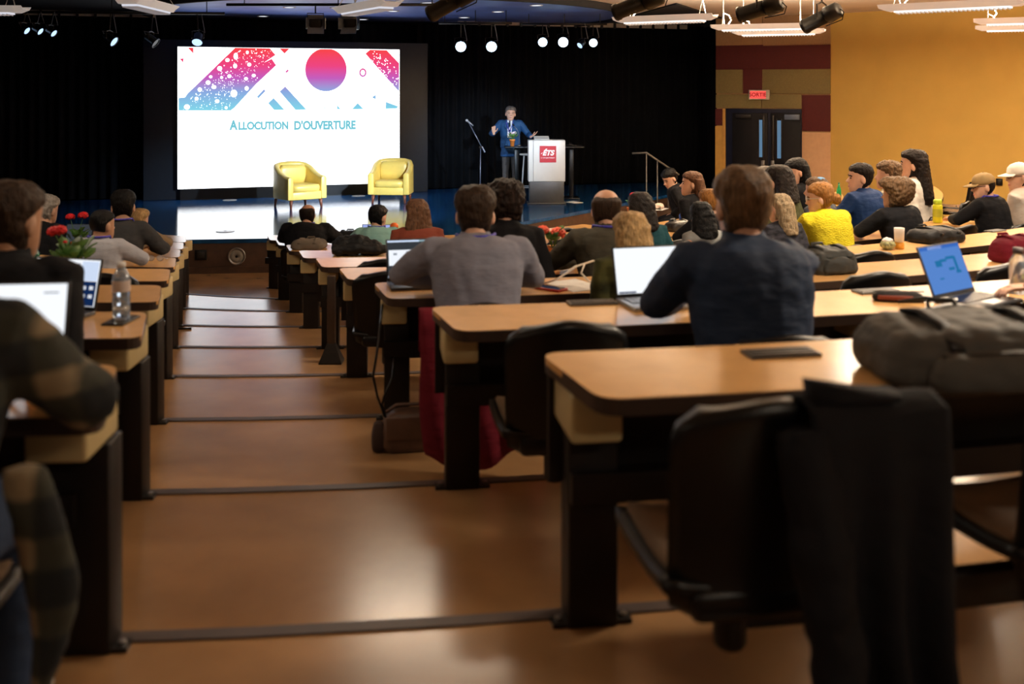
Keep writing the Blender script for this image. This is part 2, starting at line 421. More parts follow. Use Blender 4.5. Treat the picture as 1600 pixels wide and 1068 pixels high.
# exit sign
t_, z_ = wpt(1188, 148); ep = WA + wd*t_
ex = empty('exit_sign', V((ep.x, ep.y, z_)), wang, 'lit red exit sign reading SORTIE above the double doors', 'exit sign')
MB().box((0, -.09, 0), (.44, .09, .21)).build('housing', mat('sign_housing', (.5, .46, .4), .5), ex, bevel=.01)
MB().box((-.02, -.137, 0), (.34, .006, .165)).build('red_face', E_EXIT, ex)
def text(body, size, material, parent, loc, rot, name='lettering', align='CENTER', ext=.001, bold=0.0, shear=0.0):
    cu = bpy.data.curves.new(name, 'FONT'); cu.body = body; cu.size = size; cu.align_x = align; cu.align_y = 'CENTER'; cu.extrude = ext
    cu.offset = bold; cu.shear = shear
    tmp = bpy.data.objects.new(name, cu); COL.objects.link(tmp)
    dg = bpy.context.evaluated_depsgraph_get(); me = bpy.data.meshes.new_from_object(tmp.evaluated_get(dg)); bpy.data.objects.remove(tmp)
    me.materials.clear(); me.materials.append(material)
    o = bpy.data.objects.new(name, me); COL.objects.link(o); o.parent = parent; o.location = loc; o.rotation_euler = rot
    return o
text('SORTIE', .115, E_EXITT, ex, (-.02, -.1415, -.0), (R(90), 0, 0), bold=.002)
# wall-mounted sockets on the yellow wall
yd = (V((19.5, 8.55, 0))-WB).normalized(); yn = V((yd.y, -yd.x, 0)); yang = math.atan2(yd.y, yd.x)
def ywall(px, py):
    s = (px-800)/F; t = (s*WB.y-WB.x)/(yd.x-s*yd.y); p = WB+yd*t; return V((p.x, p.y, ZC-(py-HZ)/F*p.y))
for px, py, lb in ((1428, 294, 'small black wall socket on the yellow wall beside the woman in white'), (1562, 284, 'small black wall socket on the yellow wall between two men in caps')):
    p = ywall(px, py); e_ = empty('wall_socket', p, yang, lb, 'socket')
    MB().box((0, -.02, 0), (.11, .04, .13)).build('box', M_BLACK, e_, bevel=.006); MB().box((0, -.044, 0), (.05, .01, .07)).build('outlet', M_DKMETAL, e_, bevel=.003)
# outer left wall pieces behind the camera
wallbox((-12, -6), (19.5, -6), 0, CEIL, -.15, 'wall_rear', M_TAN)
wallbox((19.5, 8.6), (19.5, -6), 0, CEIL, .15, 'wall_far_right', M_WALLY)

# ------------------------------------------------------------------ projection screen and its slide
SA = V((-6.63, 20.30, 0)); SB = V((-2.40, 21.72, 0)); sd = (SB-SA).normalized(); sang = math.atan2(sd.y, sd.x)
SW = (SB-SA).length
scr = empty('led_screen', V((*( (SA+SB)/2)[:2], SZ)), sang, 'big bright presentation screen on the stage showing a white slide', 'screen')
SBOT, STOP = .72-SZ, 3.535-SZ
def sp(px, py):
    s = (px-800)/F; t = (s*SA.y-SA.x)/(sd.x-s*sd.y); p = SA+sd*t
    return (t-SW/2, ZC-(py-HZ)/F*p.y-SZ)
MB().box((.0, .10, (3.68-SZ)/2), (5.75, .10, 3.68-SZ)).build('masking_panel', mat('screen_masking', (.010, .012, .017), .5), scr, bevel=.01)
MB().box((0, .0, (SBOT+STOP)/2), (SW+.03, .12, STOP-SBOT+.03)).build('cabinet', M_BLACK, scr, bevel=.01)
MB().box((0, -.005, SBOT/2), (SW-.1, .12, SBOT)).build('plinth', M_BLACK, scr)
dis = MB().box((0, -.062, (SBOT+STOP)/2), (SW, .006, STOP-SBOT)).build('display', E_SLIDE, scr)
# vertical colour gradient of the printed artwork: red, magenta, violet, light blue
gm = bpy.data.materials.new('slide_gradient'); gm.use_nodes = True; nt = gm.node_tree; nt.nodes.remove(nt.nodes['Principled BSDF'])
tc = nt.nodes.new('ShaderNodeTexCoord'); sx = nt.nodes.new('ShaderNodeSeparateXYZ'); nt.links.new(tc.outputs['Object'], sx.inputs[0])
mr = nt.nodes.new('ShaderNodeMapRange'); mr.inputs[1].default_value = sp(450, 172)[1]; mr.inputs[2].default_value = sp(450, 76)[1]
nt.links.new(sx.outputs[2], mr.inputs[0]); cr = nt.nodes.new('ShaderNodeValToRGB'); nt.links.new(mr.outputs[0], cr.inputs[0])
el = cr.color_ramp.elements; el[0].color = (*srgb(130, 215, 235), 1); el[1].color = (*srgb(250, 70, 70), 1)
for ps, c_ in ((.3, srgb(140, 170, 225)), (.52, srgb(195, 95, 190)), (.72, srgb(238, 70, 130))):
    e_ = el.new(ps); e_.color = (*c_, 1)
em = nt.nodes.new('ShaderNodeEmission'); nt.links.new(cr.outputs[0], em.inputs[0]); em.inputs[1].default_value = 1.0
nt.links.new(em.outputs[0], nt.nodes['Material Output'].inputs[0])
def sflat(polys, name, material, dep=.0):
    mb = MB()
    for poly in polys:
        pts = [sp(*p) for p in poly]
        k = len(mb.v); n = len(pts)
        for yy in (-.066-dep*2, -.071-dep*2): mb.v += [V((x, yy, z)) for x, z in pts]
        mb.f += [tuple(range(k+n, k+2*n)), tuple(range(k+n-1, k-1, -1))] + [(k+i, k+(i+1) % n, k+n+(i+1) % n, k+n+i) for i in range(n)]
    return mb.build(name, material, scr)
def circ(cx, cy, rx, ry=None, n=28, a0=0, a1=2*math.pi):
    ry = ry or rx; return [(cx+rx*math.cos(a0+(a1-a0)*i/n), cy+ry*math.sin(a0+(a1-a0)*i/n)) for i in range(n)]
sflat([[(279, 153), (289, 152), (293, 146), (313, 127), (367, 74.8), (421, 75.6), (430, 86), (412, 98), (424, 92), (431, 102), (400, 131), (366, 168), (360, 172.5), (279, 172.5)]], 'slide_band', gm)
sflat([[(570, 84), (577, 78), (603, 78.5), (622.5, 99), (622.5, 143), (598, 116)]], 'slide_band', gm)
sflat([[(p[0], max(77, p[1])) for p in circ(508.5, 109, 32.3, 33.6, 44)]], 'slide_disc', gm)
ringp = circ(566, 113.5, 5, 6, 20)
for i in range(20):
    pass
rg = MB(); k = 20
oo = [sp(*p) for p in circ(566, 113.5, 5.7, 6.7, 20)]; ii = [sp(*p) for p in circ(566, 113.5, 3.3, 4.2, 20)]
rg.loft([[V((oo[i][0], -.072, oo[i][1])), V((ii[i][0], -.072, ii[i][1])), V((ii[i][0], -.0652, ii[i][1])), V((oo[i][0], -.0652, oo[i][1]))] for i in list(range(20))+[0]], caps=False).build('slide_ring', gm, scr)
for poly in ([(293, 74.5), (302, 74.5), (302, 84)], [(281, 92), (287, 91), (286, 98)], [(436, 75.8), (452, 76), (444, 84)],
             [(445, 112), (449, 108.5), (451, 110.5), (447, 114)],
             [(436.5, 143), (445, 135), (478, 171), (461, 171.3)], [(418.5, 161), (427, 153), (444, 171.5), (428, 171.7)],
             [(401, 151), (412, 139.5), (414.5, 142), (403.5, 153.5)], [(549, 170.5), (558, 161), (567, 170)], [(602, 159), (621, 166), (619, 169), (601.5, 170)],
             [(526, 164), (531, 170), (526, 170.3)], [(580, 152), (586, 148), (586, 155)], [(503, 170.5), (508, 167), (507, 169)],
             [(466, 138.5), (471.5, 144.5), (471, 145), (465.5, 139)], [(474, 147.5), (480, 154), (479.4, 154.5), (473.5, 148)]):
    sflat([poly], 'slide_shape', gm)
# white drops scattered over the dotted bands
random.seed(3)
drops = []
for _ in range(900):
    x, y = random.uniform(281, 425), random.uniform(77, 171)
    if not (x+y > 446+6 and x+y < 531-6): continue
    r_ = random.choice([.4, .45, .5, .6, .7, 1.1]); drops.append((x, y, r_))
big = [(368, 88, 4.5, 7), (355, 94, 4.5, 4), (343, 107, 5, 5), (367, 103, 4, 5), (325, 129, 5, 4.5), (312, 140, 4.5, 4.5), (334, 136, 5, 4), (292, 167, 6, 5.5),
       (307, 154, 4, 4), (365, 146, 7, 8), (385, 138, 4, 4.5), (396, 118, 4, 3.5), (384, 123, 4, 3.5), (329, 120, 3.5, 3), (339, 158, 4.5, 4), (358, 119, 4, 4), (389, 101, 4, 4), (386, 82, 3, 3.5), (353, 168, 3, 3), (346, 121, 3, 3)]
for cx_, cy_, rx_, ry_ in big: sflat([circ(cx_, cy_, rx_*.75, ry_*.75, 14)], 'slide_drop', E_SLIDE, .002)
dm = sflat([circ(x, y, r_*.8, r_*.8, 6) for x, y, r_ in drops if min(abs(x-b_[0])+abs(y-b_[1]) for b_ in big) > 6][:260] +
           [circ(x, y, .7, .7, 6) for x, y in [(random.uniform(578, 622), random.uniform(80, 135)) for _ in range(160)] if y > x-598+88 and y < x-598+118+4 and x+y > 660], 'slide_speckle', E_SLIDE, .002)
dm['kind'] = 'stuff'
E_TXT = emi('slide_text_blue', srgb(125, 205, 220), .95)
for body, sz_, px in (('A', 1.0, 358), ('LLOCUTION', .8, 372), ("D'OUVERTURE", .8, 459)):
    x0, z0 = sp(px, 203); x1, _ = sp({358: 371, 372: 450, 459: 555}[px], 203)
    o = text(body, 1.0, E_TXT, scr, (0, 0, 0), (R(90), 0, 0), 'slide_lettering', 'LEFT', ext=.006, bold=.05)
    me = o.data; xs = [v.co.x for v in me.vertices]; ys = [v.co.y for v in me.vertices]
    capw = max(xs)-min(xs); caph = max(ys)-min(ys); hpx = 15.5 if body == 'A' else 13
    if body.startswith('D'): hpx = 15
    hh = hpx/F*21
    for v in me.vertices:
        v.co.x = (v.co.x-min(xs))/capw*(x1-x0); v.co.y = (v.co.y-min(ys))/caph*hh
    o.location = (x0, -.078, z0)

# ------------------------------------------------------------------ pendant lights
PZ = 3.60
M_LAMPH = mat('lamp_housing_glow', (.72, .69, .66), .45, var=.02, emit=(1, .93, .86), es=.22)  # white housing; faint emission stands for light bounced from the room
def pendant(a, b, label, lit=E_TUBE, down=0, up=0, col=WARM, group=None):
    a, b = V((*a, PZ)), V((*b, PZ)); c = (a+b)/2; d = b-a; L = d.length; ang = math.atan2(d.y, d.x)
    e = empty('pendant_light', c, ang, label, 'lamp', group)
    prof = [(-.16, .055), (-.10, -.02), (.10, -.02), (.16, .055), (.145, .055), (.09, .0), (-.09, .0), (-.145, .055)]
    rings = []
    for x, k in ((-L/2, .55), (-L/2+.09, 1), (L/2-.09, 1), (L/2, .55)):
        rings.append([V((x, p[0]*(.8+.2*k), .055-(.055-p[1])*k)) for p in prof])
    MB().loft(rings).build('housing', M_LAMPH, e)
    MB().box((0, 0, .035), (L*.86, .16, .012)).build('tray', M_WHITE, e)
    lv = MB().box((0, 0, -.030), (L*.78, .17, .018)).build('diffuser', lit, e)
    n = int(L*.78/.045); 
    sl = MB()
    for i in range(n): sl.box((-L*.39+(i+.5)*L*.78/n, 0, -.046), (.006, .17, .016))
    o = sl.build('louvre', M_WHITE, e); o['kind'] = 'stuff'
    for s in (-1, 1):
        x = s*L*.38
        MB().tube([(x, -.13, .05), (x, 0, .25), (x, .13, .05)], .005, 6).build('hanger', M_WHITE, e)
        MB().tube([(x, 0, .25), (x, 0, CEIL-PZ)], .004, 6).build('cable', M_WHITE, e)
        MB().lathe([(.04, CEIL-PZ-.03), (.04, CEIL-PZ), (.01, CEIL-PZ)], 12, (x, 0, 0)).build('ceiling_cap', M_WHITE, e)
    x = -L*.38
    MB().tube([(x, .02, .24), (x+.08, .04, .20), (x+.11, .05, .13), (x+.06, .04, .06), (x, .02, .04)], .008, 6).build('power_cord', M_WHITE, e)
    if down: area('lamp_down', (0, 0, -.07), (0, 0, -1), L*.78, down, col, e, .17)
    if up: area('lamp_up', (0, 0, .075), (0, 0, 1), L*.78, up, col, e, .16)
    return e
PW = 34*LAMP
pendant((-7.2, 12.0), (-5.72, 12.05), 'white linear pendant light hanging in front of the dark ceiling by the curtain', E_TUBED)
pendant((-4.05, 10.7), (-4.07, 12.1), 'white linear pendant light hanging near the left edge of the dark blue ceiling disc', E_TUBED)
pendant((-2.03, 12.3), (-1.29, 11.06), 'white linear pendant light hanging in front of the middle of the blue ceiling', E_TUBED)
pendant((1.41, 13.9), (2.62, 13.2), 'long white pendant light in front of the black curtain right of the lit spotlights', E_TUBE, PW*.8, PW*4)
pendant((3.02, 15.5), (4.42, 15.04), 'white pendant light under the tan wall panels, the nearer of the close pair', E_TUBE, PW*1.0, PW*7)
pendant((3.64, 16.9), (5.0, 16.35), 'white pendant light under the tan wall panels, the farther of the close pair', E_TUBE, PW*1.0, PW*7)
pendant((4.3, 11.94), (5.55, 11.0), 'long white pendant light in front of the yellow wall near the ceiling', E_TUBE, PW*1.6, PW*6)
pendant((6.4, 14.2), (7.75, 13.55), 'white pendant light in front of the yellow wall, upper of a close pair', E_TUBE, PW*1.6, PW*6)
pendant((7.1, 15.7), (8.45, 15.1), 'white pendant light in front of the yellow wall, lower of a close pair', E_TUBE, PW*1.6, PW*6)
for i, (x, y, p_) in enumerate(((-4.6, 7.2, .6), (-.6, 7.6, .65), (3.2, 8.2, 1.6), (6.9, 9.2, 1.5), (-4.6, 3.6, .65), (-.7, 3.6, .12), (2.9, 4.2, 1.9), (6.6, 5.2, 1.4), (-3, -.6, .25), (1.5, -.4, .45), (5.5, .5, .7))):
    pendant((x-.7, y+.1), (x+.7, y-.1), 'white linear pendant light hanging from the ceiling above the seating rows', E_TUBE, PW*1.6*p_, PW*.35*p_, WARM, 'pendants above the seats')
# downlights in the blue disc
for px, py in ((452, 11), (525, 12), (411, 25), (567, 30), (614, 17), (667, 4), (725, 27), (778, 18), (838, 8)):
    Y = (CEIL-.06-ZC)*F/(HZ-py); p = at(px, py, Y)
    e = empty('downlight', (p.x, p.y, CEIL-.06), 0, 'small round recessed downlight in the dark blue ceiling disc', 'lamp', 'downlights in the blue ceiling')
    MB().lathe([(.12, -.012), (.12, .0), (.09, .0), (.09, -.010)], 20, caps=False).build('trim_ring', M_WHITE, e, True)
    MB().lathe([(.09, -.006), (.002, -.006)], 20, caps=False).build('lens', E_DOWN, e)
# lighting pipes
def pipe(a, b, label):
    o = MB().tube([a, b], .024, 8).build('lighting_pipe', M_DKMETAL, None, True); tag(o, label, 'pipe'); return o
def hangers(pts, par):
    for p in pts: MB().tube([p, (p[0], p[1], CEIL-.066)], .008, 6).build('drop_rod', M_DKMETAL, par)
pp = [((-8.6, 17.08, 3.98), (-4.9, 17.46, 3.98), 'black lighting pipe carrying the dim spotlights left of the screen'),
      ((-4.6, 16.5, 4.05), (-1.0, 16.5, 4.05), 'black lighting pipe carrying the two barn door spotlights above the screen'),
      ((-1.4, 19.6, 3.96), (.0, 19.6, 3.96), 'pale steel lighting pipe carrying the two lit spotlights nearest the screen'),
      ((.2, 20.5, 4.0), (1.9, 20.5, 4.0), 'black lighting pipe carrying three lit spotlights above the lectern'),
      ((2.0, 11.9, 3.95), (6.0, 13.2, 3.95), 'black lighting pipe carrying the large profile spotlights')]
for a, b, lb in pp:
    o = pipe(a, b, lb)
    hangers([tuple(V(a).lerp(V(b), t)) for t in (.08, .5, .92)], o)
# stage spotlights: small LED cans
def par_can(px, py, Y, target, label, lens, pipez, size=.11, power=0, tz=None, cable=True):
    p = at(px, py, Y); d = (V(target)-p).normalized()
    e = empty('spotlight', p, 0, label, 'spotlight')
    q = d.to_track_quat('Z', 'Y').to_matrix().to_4x4()
    MB().lathe([(size*.45, -size*2.2), (size*.75, -size*1.9), (size*.8, -size*.3), (size, -.01), (size, .012), (size*.92, .012), (size*.92, -.012)], 16).xf(q).build('can', M_BLACK, e, True)
    MB().lathe([(size*.9, -.005), (size*.9, .0), (.002, .0)], 16).xf(q).build('lens', lens, e)
    yk = MB(); u = d.cross(V((0, 0, 1))).normalized()
    c = -d*size*1.0; top = V((0, 0, pipez-p.z))
    yk.tube([c+u*size, c+u*size*1.05+V((0, 0, size*1.3)), c+V((0, 0, size*1.5)), c-u*size*1.05+V((0, 0, size*1.3)), c-u*size], .009, 6)
    yk.build('yoke', M_DKMETAL, e)
    pyy = (17.08+(p.x+8.6)/3.7*.38-p.y) if p.x < -4.9 else c.y
    MB().tube([c+V((0, 0, size*1.5)), V((c.x*.5, pyy, pipez-p.z+.02))], .011, 6).build('clamp_stem', M_DKMETAL, e)
    if cable:
        MB().tube([c-d*size, c-d*size*1.6+V((0, 0, .05)), c+V((.12, 0, .1)), V((c.x+.06, c.y, pipez-p.z))], .007, 6).build('cable', mat('grey_cable', (.25, .25, .26), .5), e)
    if power: 
        l = spot('beam', d*.03, d*2, power, COOL, 40, .7, .06); l.parent = e
    return e
aud = (2.0, 4.0, .8)
par_can(720, 73, 19.5, (-.2, 6, .6), 'lit LED spotlight on the pale pipe, the one nearer the screen', E_LAMP, 3.95)
par_can(768, 73, 19.5, (.2, 6, .6), 'lit LED spotlight on the pale pipe, the one farther from the screen', E_LAMP, 3.95)
par_can(848, 66, 20.4, (.5, 8, 1.4), 'lit LED spotlight above the lectern, first of three beside the pale pipe', E_LAMP, 4.0, .1)
par_can(880, 66, 20.4, (.8, 8, 1.4), 'lit LED spotlight above the lectern, middle one of three', E_LAMP, 4.0, .11)
par_can(927, 67, 20.4, (1.2, 8, 1.4), 'lit LED spotlight above the lectern, last of three beside the side curtain', E_LAMP, 4.0, .09)
par_can(906, 71, 20.3, (-2, 17, .5), 'unlit LED spotlight turned sideways beside the lit row above the lectern', E_LAMPD, 4.0, .07)
for i, (px, py, Y, tg, lb) in enumerate(((42, 48, 17.1, (-3, 16, .5), 'dim blue LED spotlight at the curtain, first of the cluster of three'),
        (63, 49, 17.1, (-3, 16.2, .5), 'dim blue LED spotlight at the curtain, middle of the cluster of three'),
        (84, 52, 17.1, (-3, 16, .5), 'dim blue LED spotlight at the curtain, last of the cluster of three'),
        (178, 65, 17.3, (-2, 16.5, .5), 'dim blue LED spotlight hanging in front of the pleated black curtain'),
        (243, 67, 17.35, (-2, 17.0, .5), 'unlit LED spotlight hanging between the pleated curtain and the screen corner'),
        (308, 66, 17.4, (-5, 14.5, .5), 'dim blue LED spotlight hanging over the upper corner of the screen'))):
    par_can(px, py, Y, tg, lb, E_LAMPD if i != 4 else M_DKMETAL, 3.98, .070 if i < 3 else .095)
def barn(px, py, Y, label, sx_):
    p = at(px, py, Y); e = empty('fresnel_light', p, R(12*sx_), label, 'spotlight')
    MB().box((0, .05, .06), (.20, .22, .2)).build('body', M_BLACK, e, bevel=.02)
    for i, (c, d_, rx) in enumerate((((0, -.08, -.05), (.26, .16, .008), 55), ((0, -.10, .15), (.24, .12, .008), -30))):
        MB().box((0, 0, 0), d_, Matrix.Rotation(R(rx), 3, 'X')).build('barn_door', mat('barn_door_grey', (.30, .33, .38), .35, .6), e, loc=c)
    for s in (-1, 1): MB().box((0, 0, 0), (.008, .14, .18), Matrix.Rotation(R(20*s), 3, 'Z')).build('barn_door', mat('barn_door_grey', (0, 0, 0)), e, loc=(.13*s, -.08, .05))
    MB().tube([(-.12, .05, .06), (-.13, .05, .22), (.13, .05, .22), (.12, .05, .06)], .01, 6).build('yoke', M_DKMETAL, e)
    MB().tube([(0, .05, .22), (0, .05, 4.05-p.z)], .012, 6).build('clamp_stem', M_DKMETAL, e)
barn(493, 42, 16.5, 'fresnel spotlight with barn doors above the screen, left of the hanging lamp', 1)
barn(548, 42, 16.5, 'fresnel spotlight with barn doors above the screen, under the hanging lamp', -1)
def profile(px, py, Y, d, L, label, target=None, power=0):
    p = at(px, py, Y); d = V(d).normalized(); e = empty('profile_spotlight', p, 0, label, 'spotlight')
    q = d.to_track_quat('Z', 'Y').to_matrix().to_4x4()
    MB().lathe([(.07, -L*.5), (.10, -L*.46), (.11, -L*.15), (.085, -L*.12)], 14).xf(q).build('lamp_house', M_BLACK, e, True)
    MB().lathe([(.088, -L*.14), (.088, L*.42), (.098, L*.42), (.098, L*.5), (.08, L*.5), (.08, L*.44)], 14).xf(q).build('barrel', M_BLACK, e, True)
    MB().lathe([(.08, L*.46), (.002, L*.46)], 14, caps=False).xf(q).build('lens', M_DKMETAL, e)
    u = d.cross(V((0, 0, 1))).normalized()
    MB().tube([u*.11, u*.12+V((0, 0, .16)), V((0, 0, .2)), -u*.12+V((0, 0, .16)), -u*.11], .012, 6).build('yoke', M_DKMETAL, e)
    MB().tube([V((0, 0, .2)), V((0, 0, 3.96-p.z))] if p.z+.2 < 3.96 else [V((0, 0, .18)), V((0, 0, .24))], .014, 6).build('clamp_stem', M_DKMETAL, e)
    MB().tube([-d*L*.5, -d*L*.6+V((0, 0, -.06)), -d*L*.45+V((.05, 0, -.12)), V((.05, 0, -.1))], .007, 6).build('cable', M_BLACK, e)
    if power:
        l = spot('beam', d*(L*.5+.02), d*5, power, COOL, 20, 1.0, .08); l.parent = e
        l.rotation_euler = (V(target)-p).to_track_quat('-Z', 'Y').to_euler()
profile(1188, 14, 11.6, (-.75, .5, -.22), .52, 'large black profile spotlight hanging before the tan wall panels', (.05, 20.5, 1.6), 3000)
profile(1284, 28, 12.6, (-.6, .6, -.35), .52, 'large black profile spotlight hanging at the corner of the yellow wall', (-3.4, 18.4, .9), 6500)
profile(998, 6, 11.4, (-.7, .4, -.25), .6, 'black profile spotlight at the ceiling above the long white pendant', (-2.2, 19, .9), 5500)
profile(706, 4, 11.2, (-.6, .3, -.3), .6, 'black profile spotlight at the ceiling in front of the blue disc', (-.3, 20.3, 1.5), 2200)

# ------------------------------------------------------------------ curved desks
def fillet(poly, idx, rad, seg=5):
    out = []
    n = len(poly)
    for i, p in enumerate(poly):
        if i not in idx: out.append(p); continue
        p = V((p[0], p[1], 0)); a = V((*poly[i-1][:2], 0)); b = V((*poly[(i+1) % n][:2], 0))
        da = (a-p).normalized(); db = (b-p).normalized()
        r_ = min(rad, (a-p).length*.49, (b-p).length*.49)
        p0, p1 = p+da*r_, p+db*r_
        for k in range(seg+1):
            t = k/seg; q = p0*(1-t)**2 + p*(2*t*(1-t)) + p1*t*t; out.append((q.x, q.y))
    return out
ORD = ['back row', 'second row', 'third row', 'fourth row', 'fifth row', 'sixth row', 'seventh row', 'eighth row', 'front row']
TEND = {0: R(20), 1: R(27), 2: R(36), 3: R(50), 4: R(70), 5: R(80), 6: R(80), 7: R(52), 8: R(46)}
def outlets(par, base, n, spots, size=(.20, .085)):
    for px, py in spots:
        p = ondesk(n, px, py); th = theta(p)
        mb = MB().box((0, 0, .004), (size[0], size[1], .008))
        for k in (-1, 0, 1): mb.box((0, k*size[1]*.28, .0095), (size[0]*.92, size[1]*.16, .003))
        o = mb.build('power_outlet_panel', mat('outlet_grey', (.07, .065, .06), .4, .3), par, loc=p-V(base)); o.rotation_euler = (0, 0, th)
def desk(n, side, label, outs=()):
    z = DZ(n); tz = TZ(n); r0, r1 = DFAR(n), DFAR(n)+DEPTH
    if side == 'R': ta, tb = (thR(r0), TEND[n]), (thR(r1), TEND[n])
    else:
        te = -math.asin(min(.92, (5.9 if n > 3 else 4.2 if n > 1 else 3.2)/r0)) ; te = min(te, th_at(r0, -120)); te = max(te, R({7: -42, 6: -52}.get(n, -70))); ta, tb = (thL(r0), te), (thL(r1), te)
    k = max(6, int(abs(ta[1]-ta[0])/R(2.0)))
    far = [pol(r0, ta[0]+(ta[1]-ta[0])*i/k) for i in range(k+1)]
    near = [pol(r1, tb[0]+(tb[1]-tb[0])*i/k) for i in range(k+1)]
    c0 = (far[0]+near[0])/2; base = V((c0.x, c0.y, tz))
    par = empty('curved_desk', base, 0, label, 'desk', 'curved desks of the hall')
    poly = [tuple((p-base)[:2]) for p in far] + [tuple((p-base)[:2]) for p in reversed(near)]
    nn = len(poly)
    rp = fillet(poly, (0, k, k+1, nn-1), .07)
    h = z-tz
    MB().prism(rp, h-.042, h-.002).build('edge_band', M_EDGE, par)
    cen = V((0, 0, 0))
    # laminate top a few millimetres inside the band
    fi = [pol(r0+.004, ta[0]+(ta[1]-ta[0])*i/k) for i in range(k+1)]; ni = [pol(r1-.006, tb[0]+(tb[1]-tb[0])*i/k) for i in range(k+1)]
    poly2 = [tuple((p-base)[:2]) for p in fi] + [tuple((p-base)[:2]) for p in reversed(ni)]
    MB().prism(fillet(poly2, (0, k, k+1, nn-1), .066), h-.02, h).build('desktop', M_WOOD, par)
    sg = 1 if side == 'R' else -1
    def sec(ra, rb, t0, t1, za, zb):
        mb = sector(ra, rb, t0, t1, za, zb, R(2)); mb.v = [p-base for p in mb.v]; return mb
    ts = thR(r0) if side == 'R' else thL(r0)
    ins = sg*.02/r0
    sec(r0+.015, r0+.035, ts+ins, ta[1], tz+.36, z-.04).build('modesty_panel', M_DKPANEL, par)
    sec(r0+.10, r0+.16, ts+ins*3, ta[1], tz+.34, tz+.42).build('beam', M_DKPANEL, par)
    # posts
    w_ = .135 if side == 'R' else .15
    rr = r0+.075
    t_end = (thR(rr)+ (.045+w_/2)/rr) if side == 'R' else (thL(rr)-(.0+w_/2)/rr)
    posts = [t_end]
    stepn = 1.75/rr*sg
    while abs(posts[-1]+stepn) < abs(ta[1]) if side == 'R' and ta[1] > 0 else (posts[-1]+stepn > ta[1]): 
        posts.append(posts[-1]+stepn)
        if len(posts) > 9: break
    for i, t in enumerate(posts):
        p = pol(rr, t)-V((base.x, base.y, 0)); rot = Matrix.Rotation(t, 4, 'Z')
        o = MB().box((0, 0, (h-.17)/2), (w_, .11, h-.17)).build('post', M_DKPANEL, par, bevel=.006, loc=p); o.rotation_euler = (0, 0, t)
        o = MB().box((0, .0, h-.17+.064), (w_, .24, .128)).build('end_panel', M_BEIGE, par, bevel=.012, loc=p - (V((math.sin(-t)*-.07*1, math.cos(t)*.07, 0)) if True else V())); o.rotation_euler = (0, 0, t)
        for s in (-1, 1):
            o = MB().box((s*(w_/2+.018), -.02, .006), (.045, .05, .012)).build('foot_bracket', M_DKMETAL, par, loc=p); o.rotation_euler = (0, 0, t)
            q = MB().lathe([(.011, .012), (.011, .02), (.004, .021)], 8, (s*(w_/2+.022), -.02, 0)).build('bolt', M_METAL, o)
    if outs: outlets(par, base, n, outs)
    return par
LB = {('R', 0): 'curved wooden desk with a black coat chair pulled up and a grey backpack on top',
      ('R', 1): 'curved wooden desk where the man in the navy jacket sits with two open laptops',
      ('R', 2): 'curved wooden desk in front of the man in the grey shirt, red phone on it',
      ('R', 3): 'curved wooden desk with the orange potted geranium and the wrapped burger',
      ('R', 4): 'curved wooden desk holding the yellow-green sports bottle',
      ('R', 5): 'curved wooden desk wrapping round to the yellow wall before the man in blue',
      ('R', 6): 'curved wooden desk with the grey backpack and blue drink bottle on it',
      ('R', 7): 'curved wooden desk where the bald man in black sits by the aisle',
      ('R', 8): 'short curved desk closest to the stage with papers and pink flowers',
      ('L', 0): 'curved desk with the laptop of the person in plaid on it',
      ('L', 1): 'curved desk with the water bottle standing on a phone',
      ('L', 2): 'curved desk across the aisle with the red geranium on it',
      ('L', 3): 'curved desk behind the short-haired man in the grey shirt',
      ('L', 4): 'curved desk with folded spectacles lying on it',
      ('L', 5): 'curved desk in front of the man in the dark sweater with lanyard',
      ('L', 6): 'curved desk in front of the blonde head across the aisle from the grey backpack',
      ('L', 7): 'curved desk nearest the stage on the far side of the aisle'}
OUT = {('R', 0): ((1220, 553),), ('R', 1): ((925, 474), (1370, 456)), ('R', 3): ((1555, 361),), ('R', 5): ((1442, 304),), ('R', 4): ()}
for n in range(9): desk(n, 'R', LB[('R', n)], OUT.get(('R', n), ()))
for n in range(8): desk(n, 'L', LB[('L', n)])

# ------------------------------------------------------------------ swing-arm shell chairs
def grid_panel(fn, nu, nv, th):
    # fn(u,v) -> point, normal ; u,v in 0..1
    mb = MB(); A = [[fn(i/nu, j/nv) for i in range(nu+1)] for j in range(nv+1)]
    front = [[p+n_*th/2 for p, n_ in row] for row in A]; back = [[p-n_*th/2 for p, n_ in row] for row in A]
    k = (nu+1)
    vs = [p for row in front for p in row] + [p for row in back for p in row]; N = k*(nv+1)
    fs = []
    for j in range(nv):
        for i in range(nu):
            a = j*k+i; fs.append((a, a+1, a+1+k, a+k)); fs.append((N+a, N+a+k, N+a+1+k, N+a+1))
    for i in range(nu):
        fs.append((i, N+i, N+i+1, i+1)); b = nv*k+i; fs.append((b, b+1, N+b+1, N+b))
    for j in range(nv):
        a = j*k; fs.append((a, a+k, N+a+k, N+a)); b = j*k+nu; fs.append((b, N+b, N+b+k, b+k))
    return mb.add(vs, fs)
def back_fn(u, v):
    x = (u-.5)*2; z = .385+.445*v
    wv = .205*(1-.10*(1-v)) 
    cr = .0
    if v > .82: cr = (1-math.sqrt(max(0, 1-((v-.82)/.18)**2)))
    if v < .12: cr = (1-math.sqrt(max(0, 1-((.12-v)/.12)**2)))
    wv -= .055*cr
    X = x*wv; Y = -.19-.10*v+.05*x*x*(.6+.4*v)
    zz = z + .012*math.cos(x*3.0)*v
    n_ = V((-.45*x, 1, .15)).normalized()
    return V((X, Y, zz)), n_
